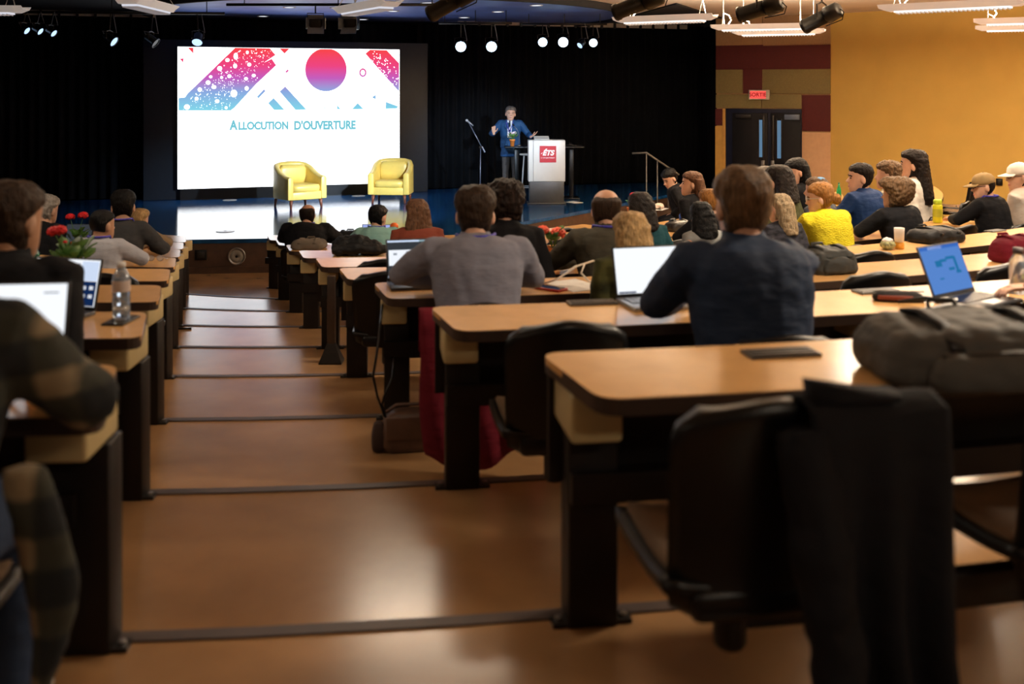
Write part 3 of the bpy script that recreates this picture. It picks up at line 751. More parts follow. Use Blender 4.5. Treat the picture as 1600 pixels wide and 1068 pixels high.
def seat_fn(u, v):
    x = (u-.5)*2; y = -.21+.43*v
    wv = .205-(.05*(1-math.sqrt(max(0, 1-((v-.85)/.15)**2))) if v > .85 else 0)
    z = .445+.02*x*x-.018*math.sin(math.pi*v)-(.03*((v-.85)/.15)**2 if v > .85 else 0)
    return V((x*wv, y, z)), V((0, 0, 1))
def make_chair(side):
    t = empty('swing_chair', (0, 0, 0))
    grid_panel(back_fn, 14, 14, .03).build('backrest', M_BLACK, t, True)
    grid_panel(seat_fn, 10, 10, .028).build('seat', M_BLACK, t, True)
    grid_panel(lambda u, v: (seat_fn(.06+.88*u, .08+.88*v)[0]+V((0, 0, .018)), V((0, 0, 1))), 8, 8, .014).build('seat_pad', M_SEATPAD, t, True)
    MB().box((0, -.17, .42), (.30, .10, .07)).build('seat_bracket', M_BLACK, t, bevel=.02)
    MB().lathe([(.012, .40), (.012, .47)], 10, (0, -.02, 0)).build('stem', M_METAL, t)
    MB().lathe([(.030, .235), (.036, .245), (.036, .385), (.030, .40)], 14, (0, -.02, 0)).build('hub', M_DKPANEL, t, True)
    MB().box((side*.14, -.0, .305), (.24, .045, .085)).build('arm', M_DKPANEL, t, bevel=.01)
    MB().box((side*.245, .26, .335), (.045, .57, .06)).build('arm_strut', M_DKPANEL, t, bevel=.008)
    return t
protos = {1: make_chair(1), -1: make_chair(-1)}
used = {1: False, -1: False}
CHAIRN = [0]
def chair(n, px, label, off=.66, turn=0.0, th=None, side=None, group='swing chairs along the desks'):
    rad = DFAR(n)+off
    t = th if th is not None else th_at(rad, px)
    p = pol(rad, t); p.z = TZ(n)
    CHAIRN[0] += 1
    s = side or (1 if CHAIRN[0] % 2 else -1)
    if not used[s]: o = protos[s]; used[s] = True
    else: o = copy_tree(protos[s])
    o.location = p; o.rotation_euler = (0, 0, t+R(turn)); tag(o, label, 'chair', group); return o
EMPTY = 'empty black plastic swing chair between the curved desks'
chair(0, 1135, 'black swing chair with the black coat hung over its backrest', side=1)
chair(0, 1618, 'empty black swing chair behind the desk with the grey backpack', side=-1)
chair(1, 864, 'empty black swing chair beside the navy jacket man, at the laptop desk end', side=1)
chair(1, 1412, 'empty black swing chair pushed up below the blue-screened laptop', side=1)
chair(2, 1325, 'empty black swing chair on the row just ahead of the navy jacket man', side=1)
chair(2, 1520, 'empty black swing chair hidden behind the blue-screened laptop', side=-1)
chair(3, 1322, 'empty black swing chair below the desk edge with the wrapped burger', side=-1)
chair(3, 1537, 'empty black swing chair in front of the man in the khaki cap', side=1)
chair(3, 1612, 'empty black swing chair over the maroon bag, near the khaki cap man', side=1)
chair(3, 606, 'empty black swing chair at the desk end before the laptop of the grey shirt man', side=1)
chair(4, 602, 'empty black swing chair at the desk with the aisle pedestal foot', side=-1)
chair(6, 684, 'dark swing chair with its back standing up beside the long-haired woman', off=.9, side=1)
for n_, px_, lb in ((8, 868, 'empty black swing chair at the short desk closest to the stage, near the lectern'), (8, 955, 'empty black swing chair at the short desk closest to the stage, behind the balding man'),
        (7, 890, 'empty black swing chair one row from the stage desk, above the orange geranium'), (6, 868, 'empty black swing chair two rows from the stage desk, right above the orange geranium'),
        (5, 880, 'empty black swing chair in the middle row between the geranium and the olive jacket'), (4, 874, 'empty black swing chair just beyond the orange geranium pot'),
        (5, 1042, 'empty black swing chair below the black leather handbag'), (6, 1070, 'empty black swing chair left of the woman in light grey'),
        (6, 1000, 'empty black swing chair hidden beyond the woman in dark teal'), (7, 985, 'empty black swing chair beside the potted red flower'),
        (4, 1470, 'empty black swing chair beside the wavy-haired woman in black'), (6, 940, 'empty black swing chair hidden beyond the olive jacket')):
    chair(n_, px_, lb)
for dth, lb in ((.25, 'empty black swing chair beside the woman in white where the desk curves round'), (.50, 'empty black swing chair at the curved desk end behind the khaki cap, nearer one'), (.57, 'empty black swing chair at the curved desk end behind the khaki cap, farther one')):
    chair(5, 0, lb, th=th_at(DFAR(5)+.60, 1350)+dth)
chair(3, 190, 'empty black swing chair behind the water bottle across the aisle', side=-1)
chair(2, 105, 'empty black swing chair hidden behind the open laptop with icons', side=-1)

# ------------------------------------------------------------------ people
SEAT = 0.445
HS = 1.2
def cloth(name, col, rough=.85, var=.06, bump=.6, bscale=16, scale=5): return mat('cloth_'+name, col, rough, var=var, bump=bump, bscale=bscale, scale=scale, spec=.2, stretch=(.4, .4, 1.0))
def hairm(name, col): return mat('hair_'+name, col, .5, var=.45, scale=26, bump=.6, bscale=60, stretch=(3, 3, .35), spec=.2)
HEADP = [(-.004, .022, .080, .030), (.012, .040, .091, .012), (.035, .053, .095, -.025), (.065, .063, .095, -.062), (.095, .069, .092, -.080), (.125, .073, .090, -.089),
         (.155, .075, .092, -.093), (.180, .070, .084, -.088), (.202, .056, .064, -.072), (.217, .035, .036, -.048), (.224, .012, .008, -.018)]
def headprof(z):
    for a, b in zip(HEADP[:-1], HEADP[1:]):
        if a[0] <= z <= b[0]:
            t = (z-a[0])/(b[0]-a[0]); return tuple(a[i]*(1-t)+b[i]*t for i in (1, 2, 3))
    return HEADP[0][1:] if z < 0 else HEADP[-1][1:]
X_, Y_, Z_ = V((1, 0, 0)), V((0, 1, 0)), V((0, 0, 1))
def headrings(prof, Mx, s, n=18):
    out = []
    for z, hw, yf, yb in prof:
        r_ = ring(V((0, (yf+yb)/2, z)), X_, Y_, hw, (yf-yb)/2, n, .9)
        out.append([Mx @ (p*s) for p in r_])
    return out
def ik(S, W, l1, l2, hint):
    d = W-S; L = d.length
    if L > (l1+l2)*.985: W = S + d*((l1+l2)*.985/L); d = W-S; L = d.length
    L = max(L, abs(l1-l2)+.01)
    a = (l1*l1-l2*l2+L*L)/(2*L); h_ = math.sqrt(max(0, l1*l1-a*a)); u = d/L
    hv = V(hint); hv = (hv-u*hv.dot(u)); hv.normalize()
    return S+u*a+hv*h_, W
def clear_arm(S, W, l1, l2, hint, k, edge, rr):
    # swing the elbow outwards until neither sleeve passes through the desk slab
    best = None
    for f in [i/12 for i in range(13)]:
        hv = V(hint)*(1-f)+V((k, -.15, .30))*f
        el, wr = ik(S, W, l1, l2, hv)
        bad = 0.0
        for a_, b_, r0, r1 in ((S, el, .060*rr, .046*rr), (el, wr, .046*rr, .030*rr)):
            for i in range(9):
                t = i/8; p_ = a_.lerp(b_, t); r_ = r0*(1-t)+r1*t+.022
                if edge is None or p_.y+r_ < edge or p_.y > edge+.46: continue
                dy = p_.y+r_-edge
                bad = max(bad, min(dy, max(0, HD+.001-(p_.z-r_)), max(0, p_.z+r_-(HD-.043))))
        if best is None or bad < best[0]-.002: best = (bad, el, wr)
        if bad < .003: break
    return best[1], best[2]
def hand(mb, w_, d, up, side, curl=35, s=1.0, spread=6):
    # w_ wrist, d direction of the hand, up = back of the hand, side=+1 right hand
    d = V(d).normalized(); up = V(up); up = (up-d*up.dot(d)).normalized(); lat = d.cross(up).normalized()*side   # lat points to the thumb side inverse
    th = -lat
    rings = []
    for t, a, b in ((-.03, .024, .020), (0, .027, .018), (.03, .038, .016), (.065, .042, .015), (.085, .040, .012)):
        rings.append(ring(w_+d*(t*s), lat, up, a*s, b*s, 10))
    mb.loft(rings)
    for i, (off, ln) in enumerate(((.030, .062), (.010, .074), (-.011, .080), (-.031, .072))):
        base = w_+d*(.078*s)+lat*(off*s)
        a0 = R(curl*.6); pts = [base-d*.01*s, base]
        dirv = d.copy(); ang = 0; fan = lat*math.sin(R(spread)*(off/.03))
        for k, fr in enumerate((.45, .32, .23)):
            ang += R(curl)*(.6, .8, .6)[k]
            dv = (d*math.cos(ang)-up*math.sin(ang)+fan*.6).normalized()
            pts.append(pts[-1]+dv*(ln*fr*s))
        mb.tube(pts, [.0095*s, .0095*s, .0088*s, .008*s, .006*s], 7)
    b0 = w_+d*(.025*s)+th*(.026*s)
    t1 = b0+(d*.5+th*.75-up*.25).normalized()*(.040*s); t2 = t1+(d*.8+th*.35-up*.3).normalized()*(.032*s); t3 = t2+(d*.9+th*.1-up*.35).normalized()*(.024*s)
    mb.tube([b0-th*.015*s, b0, t1, t2, t3], [.012*s, .0125*s, .011*s, .0098*s, .007*s], 7)

def spine_pts(lean, L, side=0.0, x0=0.0, y0=-.07, z0=SEAT+.04, straight=False, k=12):
    pts = [V((x0, y0, z0))]
    for i in range(k):
        t = (i+.5)/k; a = R(lean*(.45+1.1*t)); b = R(side)*(.6+.8*t)
        pts.append(pts[-1]+V((math.sin(b), math.sin(a)*math.cos(b), math.cos(a)*math.cos(b)))*(L/k))
    return pts
TORSO = [(0.0, .160, .115), (.08, .182, .132), (.2, .180, .130), (.36, .170, .124), (.52, .178, .128), (.68, .192, .130), (.82, .200, .122), (.91, .178, .104), (.97, .120, .082), (1.0, .074, .068)]
def person(label, n=None, px=None, top=None, lean=12, turn=0, tilt=0, roll=0, side=0, bulk=1.0, skin=M_SKIN, shirt=None, shirtname='shirt', trousers=None,
           hair=None, hands='desk', loc=None, rotz=None, rad=.62, vox=.011, stand=False, sclip=(.84, 1.14), lanyard=False, glasses=False, collar=None, handcurl=35,
           face=False, twist=0, base_z=None, chairlabel=None, seatpx=None, legs=True, shoe=None, cap=None, extra=None, sfix=None, hvox=None, long_sleeve=True, hangtail=None):
    trousers = trousers or cloth('charcoal', (.012, .013, .017))
    shoe = shoe or mat('black_shoe', (.01, .01, .01), .5)
    L0 = .575
    hipz = SEAT+.04
    if stand: hipz = .93
    sp_ = spine_pts(lean, L0, side, z0=hipz)
    off = sp_[-1] - sp_[0]
    nd = R(lean*1.0+12)
    neck_v = V((0, math.sin(nd), math.cos(nd)))
    ntop = sp_[-1]+neck_v*.02
    htop = ntop.z + (.224-.03)*HS*math.cos(R(tilt)*.7) + .012
    if loc is None:
        for t, a_, b_ in TORSO:
            q_ = sp_[0].lerp(sp_[-1], t)
            if HD-.08 < q_.z < HD+.03: rad = max(rad, q_.y+b_*bulk+.030+DEPTH)
        hr = DFAR(n)+rad-(ntop.y+.01); t = th_at(hr, px)
        if twist: pass
        loc = pol(DFAR(n)+rad, t); loc.z = TZ(n); rotz = t
    loc = V(loc)
    s = 1.0
    if top is not None:
        hy = loc.y + ntop.y*math.cos(rotz); zt = ZC-(top-HZ)/F*hy-loc.z
        s = (zt-hipz)/(htop-hipz)
        s = max(sclip[0], min(sclip[1], s))
    if sfix: s = sfix
    if stand and top is not None: s = (ZC-(top-HZ)/F*loc.y-loc.z)/htop; hipz *= s
    root = bpy.data.objects.new('person', None)
    sp_ = spine_pts(lean, L0*s, side, z0=hipz)
    def along(t):
        f_ = t*(len(sp_)-1); i = min(int(f_), len(sp_)-2); fr = f_-i
        p = sp_[i].lerp(sp_[i+1], fr); tg = (sp_[i+1]-sp_[i]).normalized(); return p, tg
    tw = Matrix.Rotation(R(twist), 3, 'Z')
    def torso_rings(infl, t0=0.0, t1=1.0, collar_up=0.0):
        rr = []
        for t, a, b in TORSO:
            if t < t0 or t > t1: continue
            p, tg = along(t); lat = Matrix.Rotation(R(twist)*t, 3, 'Z') @ X_; fw = tg.cross(lat).normalized()*-1
            lat2 = fw.cross(tg).normalized()
            rr.append(ring(p, lat, fw, (a*bulk*s+infl*(1 if t < .95 else .5)), (b*bulk*s+infl*(1 if t < .95 else .5)), 18, .88))
        return rr
    # shoulders, arms
    shp, tg = along(.87)
    lat = Matrix.Rotation(R(twist)*.87, 3, 'Z') @ X_
    SH = {k: shp + lat*(k*.185*bulk*s) for k in (-1, 1)}
    desky = .20; deskz = HD
    WR = {}
    HN = {}
    for k in (-1, 1):
        spec = hands if not isinstance(hands, dict) else hands.get(k, 'desk')
        if spec == 'desk': WR[k] = V((k*.13, rad-DEPTH+.16, deskz+.066)); HN[k] = (V((-k*.35, 1, -.06)), V((0, .1, 1)))
        elif spec == 'type': WR[k] = V((k*.10, rad-DEPTH+.17, deskz+.086)); HN[k] = (V((-k*.2, 1, -.1)), V((0, .1, 1)))
        elif spec == 'lap': WR[k] = V((k*.10, .10, SEAT+.155)); HN[k] = (V((-k*.6, 1, -.1)), V((0, .1, 1)))
        elif spec == 'side': WR[k] = V((k*.30*bulk, -.02, hipz-.02)); HN[k] = (V((0, .15, -1)), V((k, 0, 0)))
        elif spec == 'chin': WR[k] = ntop*0 + (spine_pts(lean, L0*s, side, z0=hipz)[-1]+neck_v*.02*s + V((k*.045, .085, -.10))); HN[k] = (V((-k*.2, .15, 1)), V((k*.5, 1, 0)))
        else: WR[k] = V(spec[0]); HN[k] = (V(spec[1]), V(spec[2]))
    spec_of = lambda k: hands if not isinstance(hands, dict) else hands.get(k, 'desk')
    ARM = {}
    for k in (-1, 1):
        l1, l2 = .285*s, .25*s
        hint = (k*.75, -.45, -.7) if spec_of(k) != 'lap' else (k*.42, -.6, -.8)
        if isinstance(hands, dict) and isinstance(hands.get(k), (tuple, list)) and len(hands[k]) > 3: hint = hands[k][3]
        el, wr = clear_arm(SH[k], WR[k], l1, l2, hint, k, None if stand else rad-DEPTH, bulk*s); ARM[k] = (SH[k], el, wr)
    def arm(mb, k, infl, stop=1.0, start_in=.05):
        S_, E_, W_ = ARM[k]
        inn = S_ - lat*(k*start_in)
        pts = [inn, S_, S_.lerp(E_, .5), E_, E_.lerp(W_, .5*stop), E_.lerp(W_, stop)]
        f_ = bulk*s
        mb.tube(pts, [.058*f_+infl, .060*f_+infl, .051*f_+infl, .043*f_+infl, .038*f_+infl, (.027*f_+infl if stop > .9 else .036*f_+infl)], 12)
    # head frame
    ntop = sp_[-1]+neck_v*.02*s
    HM = Matrix.Translation(ntop) @ Matrix.Rotation(R(turn), 4, 'Z') @ Matrix.Rotation(R(roll), 4, 'Y') @ Matrix.Rotation(R(-tilt), 4, 'X') @ Matrix.Translation(V((0, .012, -.03))*s*HS)
    hs = s*HS
    # body
    mb = MB(); mb.loft(torso_rings(-.02)); 
    mb.tube([sp_[-2]-neck_v*.03, sp_[-1], HM @ V((0, -.022, .03))*1.0, HM @ (V((0, -.02, .06))*hs)], [.066*s, .062*s, .060*s, .058*s], 14)
    mb.loft(headrings(HEADP, HM, hs))
    mb.loft([[HM @ (V(p)*hs) for p in q] for q in ([(-.007, .086, .128), (.007, .086, .128), (.007, .08, .128), (-.007, .08, .128)],
            [(-.012, .108, .098), (.012, .108, .098), (.014, .078, .098), (-.014, .078, .098)], [(-.016, .118, .082), (.016, .118, .082), (.017, .078, .076), (-.017, .078, .076)], [(-.010, .100, .074), (.010, .100, .074), (.010, .08, .070), (-.010, .08, .070)])])
    for k in (-1, 1):
        mb.ell(HM @ (V((k*.077, -.008, .098))*hs), (.010*hs, .020*hs, .032*hs), HM.to_3x3() @ Matrix.Rotation(R(-12), 3, 'X'), 8, 6)
        arm(mb, k, -.008)
    hb = mb
    for k in (-1, 1):
        d_, u_ = HN[k]
        if isinstance(hands, (str,)) or not isinstance(hands.get(k), (tuple, list)):
            fd = (ARM[k][2]-ARM[k][1]).normalized(); fd.z *= .3 if spec_of(k) in ('desk', 'type') else 1; d_ = (fd*.5+V(d_).normalized()).normalized()
        hand(hb, ARM[k][2], d_, u_, k, handcurl, s*1.02)
    body = mb.build('body', skin, root, True); soften(body, hvox or (vox if not face else .008), 2 if not hvox else 1)
    # garment
    mb = MB(); gi = .022
    mb.loft(torso_rings(gi, .0, 1.0))
    for k in (-1, 1): arm(mb, k, gi*.9, .94 if long_sleeve else .02)
    if collar:
        p, tg = along(1.0)
        cr_ = [ring(p+neck_v*zz, X_, Y_, rr_*s, rr_*s*1.05, 16) for zz, rr_ in ((-.045, .105), (-.005, .084), (.035, .076), (.038, .066), (-.03, .062))]
        if collar == 'high' or collar == 'col': mb.loft(cr_)
    if not stand:
        p, tg = along(0.0); mb.loft([ring(p+V((0, 0, zz)), X_, Y_, .182*bulk*s, .135*bulk*s, 18, .85) for zz in (-.03, .06)])
    else:
        mb.loft([ring(V((0, -.065, hipz+zz)), X_, Y_, a_*bulk*s, b_*bulk*s, 18, .85) for zz, a_, b_ in ((-.16, .195, .135), (-.05, .19, .135), (.10, .175, .13))])
    g = mb.build(shirtname, shirt, root, True); soften(g, max(vox*1.15, .012), 2, .020, .11)
    # trousers and shoes
    tb = MB(); sb = MB()
    if legs:
        for k in (-1, 1):
            if stand:
                pts = [(k*.085, -.07, hipz+.02), (k*.10, -.05, hipz*.52), (k*.11, -.075, .08)]; rr_ = [.095, .068, .052]
            else:
                pts = [(k*.085, -.08, hipz+.035), (k*.10, .12, hipz+.045), (k*.12, .305, hipz+.0), (k*.12, .33, hipz-.06), (k*.125, .285, .26), (k*.125, .245, .09)]; rr_ = [.098, .086, .066, .062, .058, .055]
            tb.tube(pts, [r__*bulk for r__ in rr_], 12)
            fy = pts[-1][1]
            sb = MB().loft([ring(V((k*.125, fy+yy, zz)), X_, Z_, a_, b_, 10, .8) for yy, zz, a_, b_ in ((-.075, .05, .030, .045), (-.03, .05, .040, .05), (.06, .045, .045, .045), (.13, .033, .046, .033), (.185, .024, .03, .022))])
            sb.build('shoe', shoe, root, True)
        tb.loft([ring(V((0, -.075, hipz+zz)), X_, Y_, a_*bulk, b_*bulk, 16, .85) for zz, a_, b_ in ((-.04, .165, .12), (.02, .178, .13), (.13, .165, .122))])
        o = tb.build('trousers', trousers, root, True); soften(o, .016, 2, .012, .1)
    # hair
    if hair:
        style, hm = hair[0], hair[1]; ho = hair[2] if len(hair) > 2 else {}
        hb = MB(); inf = ho.get('inf', .012); nape = ho.get('nape', .012); ln = ho.get('len', 0)
        prof = []
        if style == 'bald':
            for z, k_ in ((.03, .0), (.05, 1), (.08, 1), (.11, 1), (.14, 1), (.16, .9), (.175, .2), (.185, -.6)):
                hw, yf, yb = headprof(z); prof.append((z, hw+.012*k_, .03 if z < .15 else .0, yb-.014*k_))
        else:
            for z in [nape+(.15-nape)*i/5 for i in range(6)]:
                hw, yf, yb = headprof(z); prof.append((z, (hw+inf*(.25 if z < .13 and style == 'short' else .9))*(.80 if z < nape+.005 else 1), ho.get('front', .012) if z < .14 else .06, yb-inf*1.1+(.018 if z < nape+.01 else 0)))
            for z in ((.165, .185, .205, .222, .232) if not cap else ()):
                hw, yf, yb = headprof(z-.010); prof.append((z+inf*.5, hw+inf, yf+inf*.7-(.0 if z > .17 else .01), yb-inf*1.1))
        hb.loft(headrings(prof, HM, hs, 20))
        if style == 'long':
            rr = []
            for i in range(7):
                t = i/6; z = .17-ln*t
                ww = .085+ho.get('flare', .02)*t+inf*.5; dd = .055+.01*t
                c = HM @ (V((0, -.045-.012*t, .17))*hs) + V((0, -.02-.045*t+math.sin(R(lean))*0, -ln*t*hs))
                hx = (HM.to_3x3() @ X_); hx.z = 0; hx.normalize(); hy_ = V((-hx.y, hx.x, 0))
                rr.append(ring(c, hx, hy_, ww*hs*(1 if t < .95 else .8), dd*hs, 16))
            hb.loft(rr)
        if style == 'bun':
            hb.ell(HM @ (V((0, -.115, ho.get('bz', .10)))*hs), (.042*hs, .038*hs, .045*hs))
        if style == 'tail':
            c = HM @ (V((0, -.105, .12))*hs); hb.tube([c, c+V((0, -.03, -.04)), c+V((0, -.04, -.13)), c+V((0, -.03, -.22))], [.03, .032, .028, .012], 10)
        o = hb.build('hair', hm, root, True); soften(o, .0095, 1, ho.get('disp', .016), ho.get('ds', .028))
    if cap:
        cm = cap; cb = MB()
        cb.loft(headrings([(.135, .079, .098, -.098), (.165, .082, .10, -.10), (.195, .076, .092, -.094), (.222, .056, .066, -.072), (.238, .02, .022, -.03)], HM, hs, 20))
        o = cb.build('cap', cm, root, True); 
        bm_ = MB(); rr = []
        for i in range(9):
            a = math.pi*(i/8); x = math.cos(a)
            rr.append([HM @ (V(p)*hs) for p in ((x*.078, .06+.02*math.sin(a), .146), (x*.085, .085+.095*math.sin(a), .128), (x*.085, .085+.095*math.sin(a), .122), (x*.078, .06+.02*math.sin(a), .138))])
        bm_.loft(rr).build('brim', cm, o, True)
        MB().ell(HM @ (V((0, -.005, .24))*hs), (.008, .008, .005)).build('button', cm, o)
    if lanyard:
        p, tg = along(.965); ly = MB(); pts = []
        for i in range(17):
            a = 2*math.pi*i/16
            pts.append(p+V((math.cos(a)*.098*s, math.sin(a)*.098*s-.004, .036-.075*max(0, math.sin(a)))))
        ly.tube(pts, .0085, 6, False); ly.build('lanyard', lanyard, root, True)
    if glasses:
        gb = MB()
        for k in (-1, 1):
            pts = [HM @ (V((k*.034+.024*math.cos(a), .101, .118+.018*math.sin(a)))*hs) for a in [2*math.pi*i/12 for i in range(13)]]
            gb.tube(pts, .0028, 5, False); gb.tube([HM @ (V((k*.057, .098, .122))*hs), HM @ (V((k*.078, .0, .122))*hs), HM @ (V((k*.079, -.02, .108))*hs)], .003, 5)
        gb.tube([HM @ (V((-.011, .104, .12))*hs), HM @ (V((.011, .104, .12))*hs)], .003, 5)
        gb.build('glasses', mat('glasses_black', (.01, .01, .012), .3) if glasses is True else glasses, root)
    if face:
        eb = MB()
        for k in (-1, 1): eb.ell(HM @ (V((k*.032, .083, .114))*hs), (.011*hs, .007*hs, .006*hs), HM.to_3x3(), 8, 6)
        eb.build('eyes', M_EYE, root, True)
        bw = MB()
        for k in (-1, 1): bw.tube([HM @ (V((k*.016, .090, .132))*hs), HM @ (V((k*.034, .090, .138))*hs), HM @ (V((k*.052, .078, .130))*hs)], .0042*hs, 6)
        bw.build('eyebrows', hair[1] if hair else M_EYE, root, True)
        MB().ell(HM @ (V((0, .090, .046))*hs), (.024*hs, .010*hs, .007*hs), HM.to_3x3(), 10, 6).build('mouth', M_LIP, root, True)
    if extra: extra(root, HM, hs, along, ARM)
    COL.objects.link(root); root.location = loc; root.rotation_euler = (0, 0, rotz); root.empty_display_size = .1
    tag(root, label, 'person')
    if chairlabel and not stand:
        o = chair(n if n is not None else 0, 0, chairlabel, th=rotz, off=rad+.03, side=-1 if loc.x < -1.35-.3*(loc.y-2.73) else 1); o.scale = (1, 1, .92); bo_ = .03+.14*max(0, s*bulk-1.04); o.location = (loc.x+math.sin(rotz)*bo_, loc.y-math.cos(rotz)*bo_, loc.z)
    return root
BLUELY = mat('lanyard_blue', (.06, .05, .42), .6, var=.5, scale=60)
BR = hairm('brown', (.038, .021, .012)); DB = hairm('dark_brown', (.011, .0065, .005)); BK = hairm('black', (.0025, .0022, .0025)); GR = hairm('grey', (.30, .28, .26))
LBR = hairm('light_brown', (.13, .075, .038)); BLO = hairm('blonde', (.42, .27, .12)); GING = hairm('copper', (.28, .12, .03)); DKB = hairm('warm_dark', (.020, .011, .008)); SG = hairm('salt_grey', (.12, .10, .085))
ASHB = hairm('ash_blonde', (.30, .22, .13)); AUB = hairm('auburn', (.10, .045, .022))
BLKC = cloth('black', (.006, .006, .008)); NAVY = cloth('navy', (.016, .030, .065), .7); GREYS = cloth('grey_shirt', (.20, .205, .26), .8); OLIV = cloth('olive_jacket', (.060, .055, .040)); TEAL = cloth('dark_teal', (.008, .055, .070))
CH = 'black swing chair under the %s'
# --- right block, nearest rows
person('man in a navy jacket seen from behind, seated at a laptop', 1, 1160, 262, lean=10, tilt=2, bulk=1.12, shirt=NAVY, shirtname='jacket', hair=('short', LBR, dict(inf=.016, disp=.022, ds=.05)),
       hands={-1: 'type', 1: 'chin'}, vox=.009, collar='col', chairlabel=CH % 'man in the navy jacket', rad=.66, turn=-4)
person('man in a grey shirt bent over his laptop, one elbow out', 2, 742, 291, lean=17, tilt=8, turn=-8, bulk=1.12, shirt=GREYS, hair=('short', BR, dict(inf=.017, nape=-.012, disp=.018)),
       hands={-1: ((-.13, .28, HD+.066), (.6, 1, 0), (0, .1, 1), (-1, -.1, .15)), 1: 'type'}, vox=.010, collar='col', lanyard=BLUELY, chairlabel=CH % 'man in the grey shirt', rad=.62)
person('dark curly-haired man in black beside the potted orange geranium', 3, 790, 283, bulk=.92, lean=12, tilt=4, turn=-10, shirt=BLKC, hands='lap', hair=('curly', DKB, dict(inf=.024, disp=.045, ds=.03)), chairlabel=CH % 'curly-haired man in black', collar='col')
person('balding man in an olive jacket behind the white laptop', 3, 946, 294, lean=12, tilt=6, turn=-16, shirt=OLIV, shirtname='jacket', bulk=1.08, hair=('bald', BR, dict(disp=.008)), collar='col', lanyard=BLUELY, chairlabel=CH % 'balding man in the olive jacket')
person('blonde woman with shoulder-length hair hidden behind the white laptop', 2, 982, 332, hands='lap', lean=16, tilt=10, shirt=cloth('camouflage', (.05, .05, .015), var=.95, scale=9, bump=.2), hair=('long', BLO, dict(len=.30, inf=.02, flare=.035, disp=.02)), sclip=(.78, 1.1), chairlabel=CH % 'blonde woman')
person('dark-haired woman in a dark teal top behind the blonde woman', 4, 999, 301, bulk=.92, hands='lap', lean=12, tilt=4, turn=-20, shirt=TEAL, hair=('long', DB, dict(len=.20, inf=.016)), chairlabel=CH % 'woman in dark teal')
# --- across the aisle
PLAID = None
def plaid_mat():
    m = bpy.data.materials.new('cloth_plaid'); m.use_nodes = True; nt = m.node_tree; b = nt.nodes['Principled BSDF']; b.inputs['Roughness'].default_value = .9
    tc = nt.nodes.new('ShaderNodeTexCoord'); sx = nt.nodes.new('ShaderNodeSeparateXYZ'); nt.links.new(tc.outputs['Object'], sx.inputs[0])
    outs = []
    for ax, sc in ((0, 7.5), (2, 7.5)):
        w_ = nt.nodes.new('ShaderNodeMath'); w_.operation = 'MULTIPLY'; w_.inputs[1].default_value = sc*2*math.pi; nt.links.new(sx.outputs[ax], w_.inputs[0])
        s_ = nt.nodes.new('ShaderNodeMath'); s_.operation = 'SINE'; nt.links.new(w_.outputs[0], s_.inputs[0]); 
        g_ = nt.nodes.new('ShaderNodeMapRange'); g_.inputs[1].default_value = -.2; g_.inputs[2].default_value = .5; nt.links.new(s_.outputs[0], g_.inputs[0]); outs.append(g_)
    ad = nt.nodes.new('ShaderNodeMath'); ad.operation = 'ADD'; nt.links.new(outs[0].outputs[0], ad.inputs[0]); nt.links.new(outs[1].outputs[0], ad.inputs[1])
    hv = nt.nodes.new('ShaderNodeMath'); hv.operation = 'MULTIPLY'; hv.inputs[1].default_value = .5; nt.links.new(ad.outputs[0], hv.inputs[0])
    rp = nt.nodes.new('ShaderNodeValToRGB'); nt.links.new(hv.outputs[0], rp.inputs[0]); e = rp.color_ramp.elements
    e[0].color = (.006, .008, .010, 1); e[1].color = (.22, .17, .10, 1); k = e.new(.5); k.color = (.03, .032, .022, 1)
    nt.links.new(rp.outputs[0], b.inputs['Base Color']); return m
PLAID = plaid_mat()
def tails(root, HM, hs, along, ARM):
    mb = MB(); rr = []
    for i in range(9):
        t = i/8; z = .72-.52*t; w_ = .05+.018*math.sin(t*5)
        rr.append(ring(V((.30+.05*math.sin(t*3.2), -.10+.03*t, z)), X_, Y_, w_*(1-.55*t**4)*.8, .035, 12))
    o = mb.loft(rr).build('shirt_tail', PLAID, root, True); soften(o, .012, 2, .02, .09)
pl = person('person in a dark plaid flannel shirt working on a white-screened laptop', 0, -138, None, lean=14, shirt=PLAID, bulk=1.15, trousers=cloth('blue_jeans', (.03, .05, .10)), hair=('short', DB),
       hands={-1: 'type', 1: ((.16, .36, HD+.04), (-.5, 1, -.1), (0, .1, 1), (1, -.25, -.45))}, vox=.010, rad=.70, sfix=.93, chairlabel=CH % 'person in plaid', extra=tails, shoe=mat('white_shoe', (.55, .5, .45), .6))
person('brown-haired man in a black jacket typing on a laptop with icons', 1, 14, 284, lean=12, tilt=6, turn=-14, shirt=BLKC, shirtname='jacket', bulk=1.08, skin=M_SKIN2, hair=('short', BR, dict(inf=.014, front=.03)), vox=.009, hands={-1: 'type', 1: 'lap'}, collar='col', chairlabel=CH % 'brown-haired man in the black jacket', trousers=cloth('navy_trousers', (.010, .013, .022)))
person('short-haired man in a light grey shirt with blue lanyard across the aisle', 4, 161, 327, lean=12, turn=-22, tilt=2, skin=M_SKIN2, shirt=cloth('pale_grey', (.36, .37, .42)), hair=('short', BK, dict(inf=.006, nape=.06, disp=.004)), lanyard=BLUELY, chairlabel=CH % 'short-haired man in grey', collar='col', sclip=(.8, 1.1))
person('grey-haired man in a black jacket across the aisle', 5, 72, 305, hands='lap', lean=16, tilt=8, shirt=BLKC, shirtname='jacket', hair=('short', GR, dict(inf=.02, nape=.03, disp=.03, ds=.025)), chairlabel=CH % 'grey-haired man')
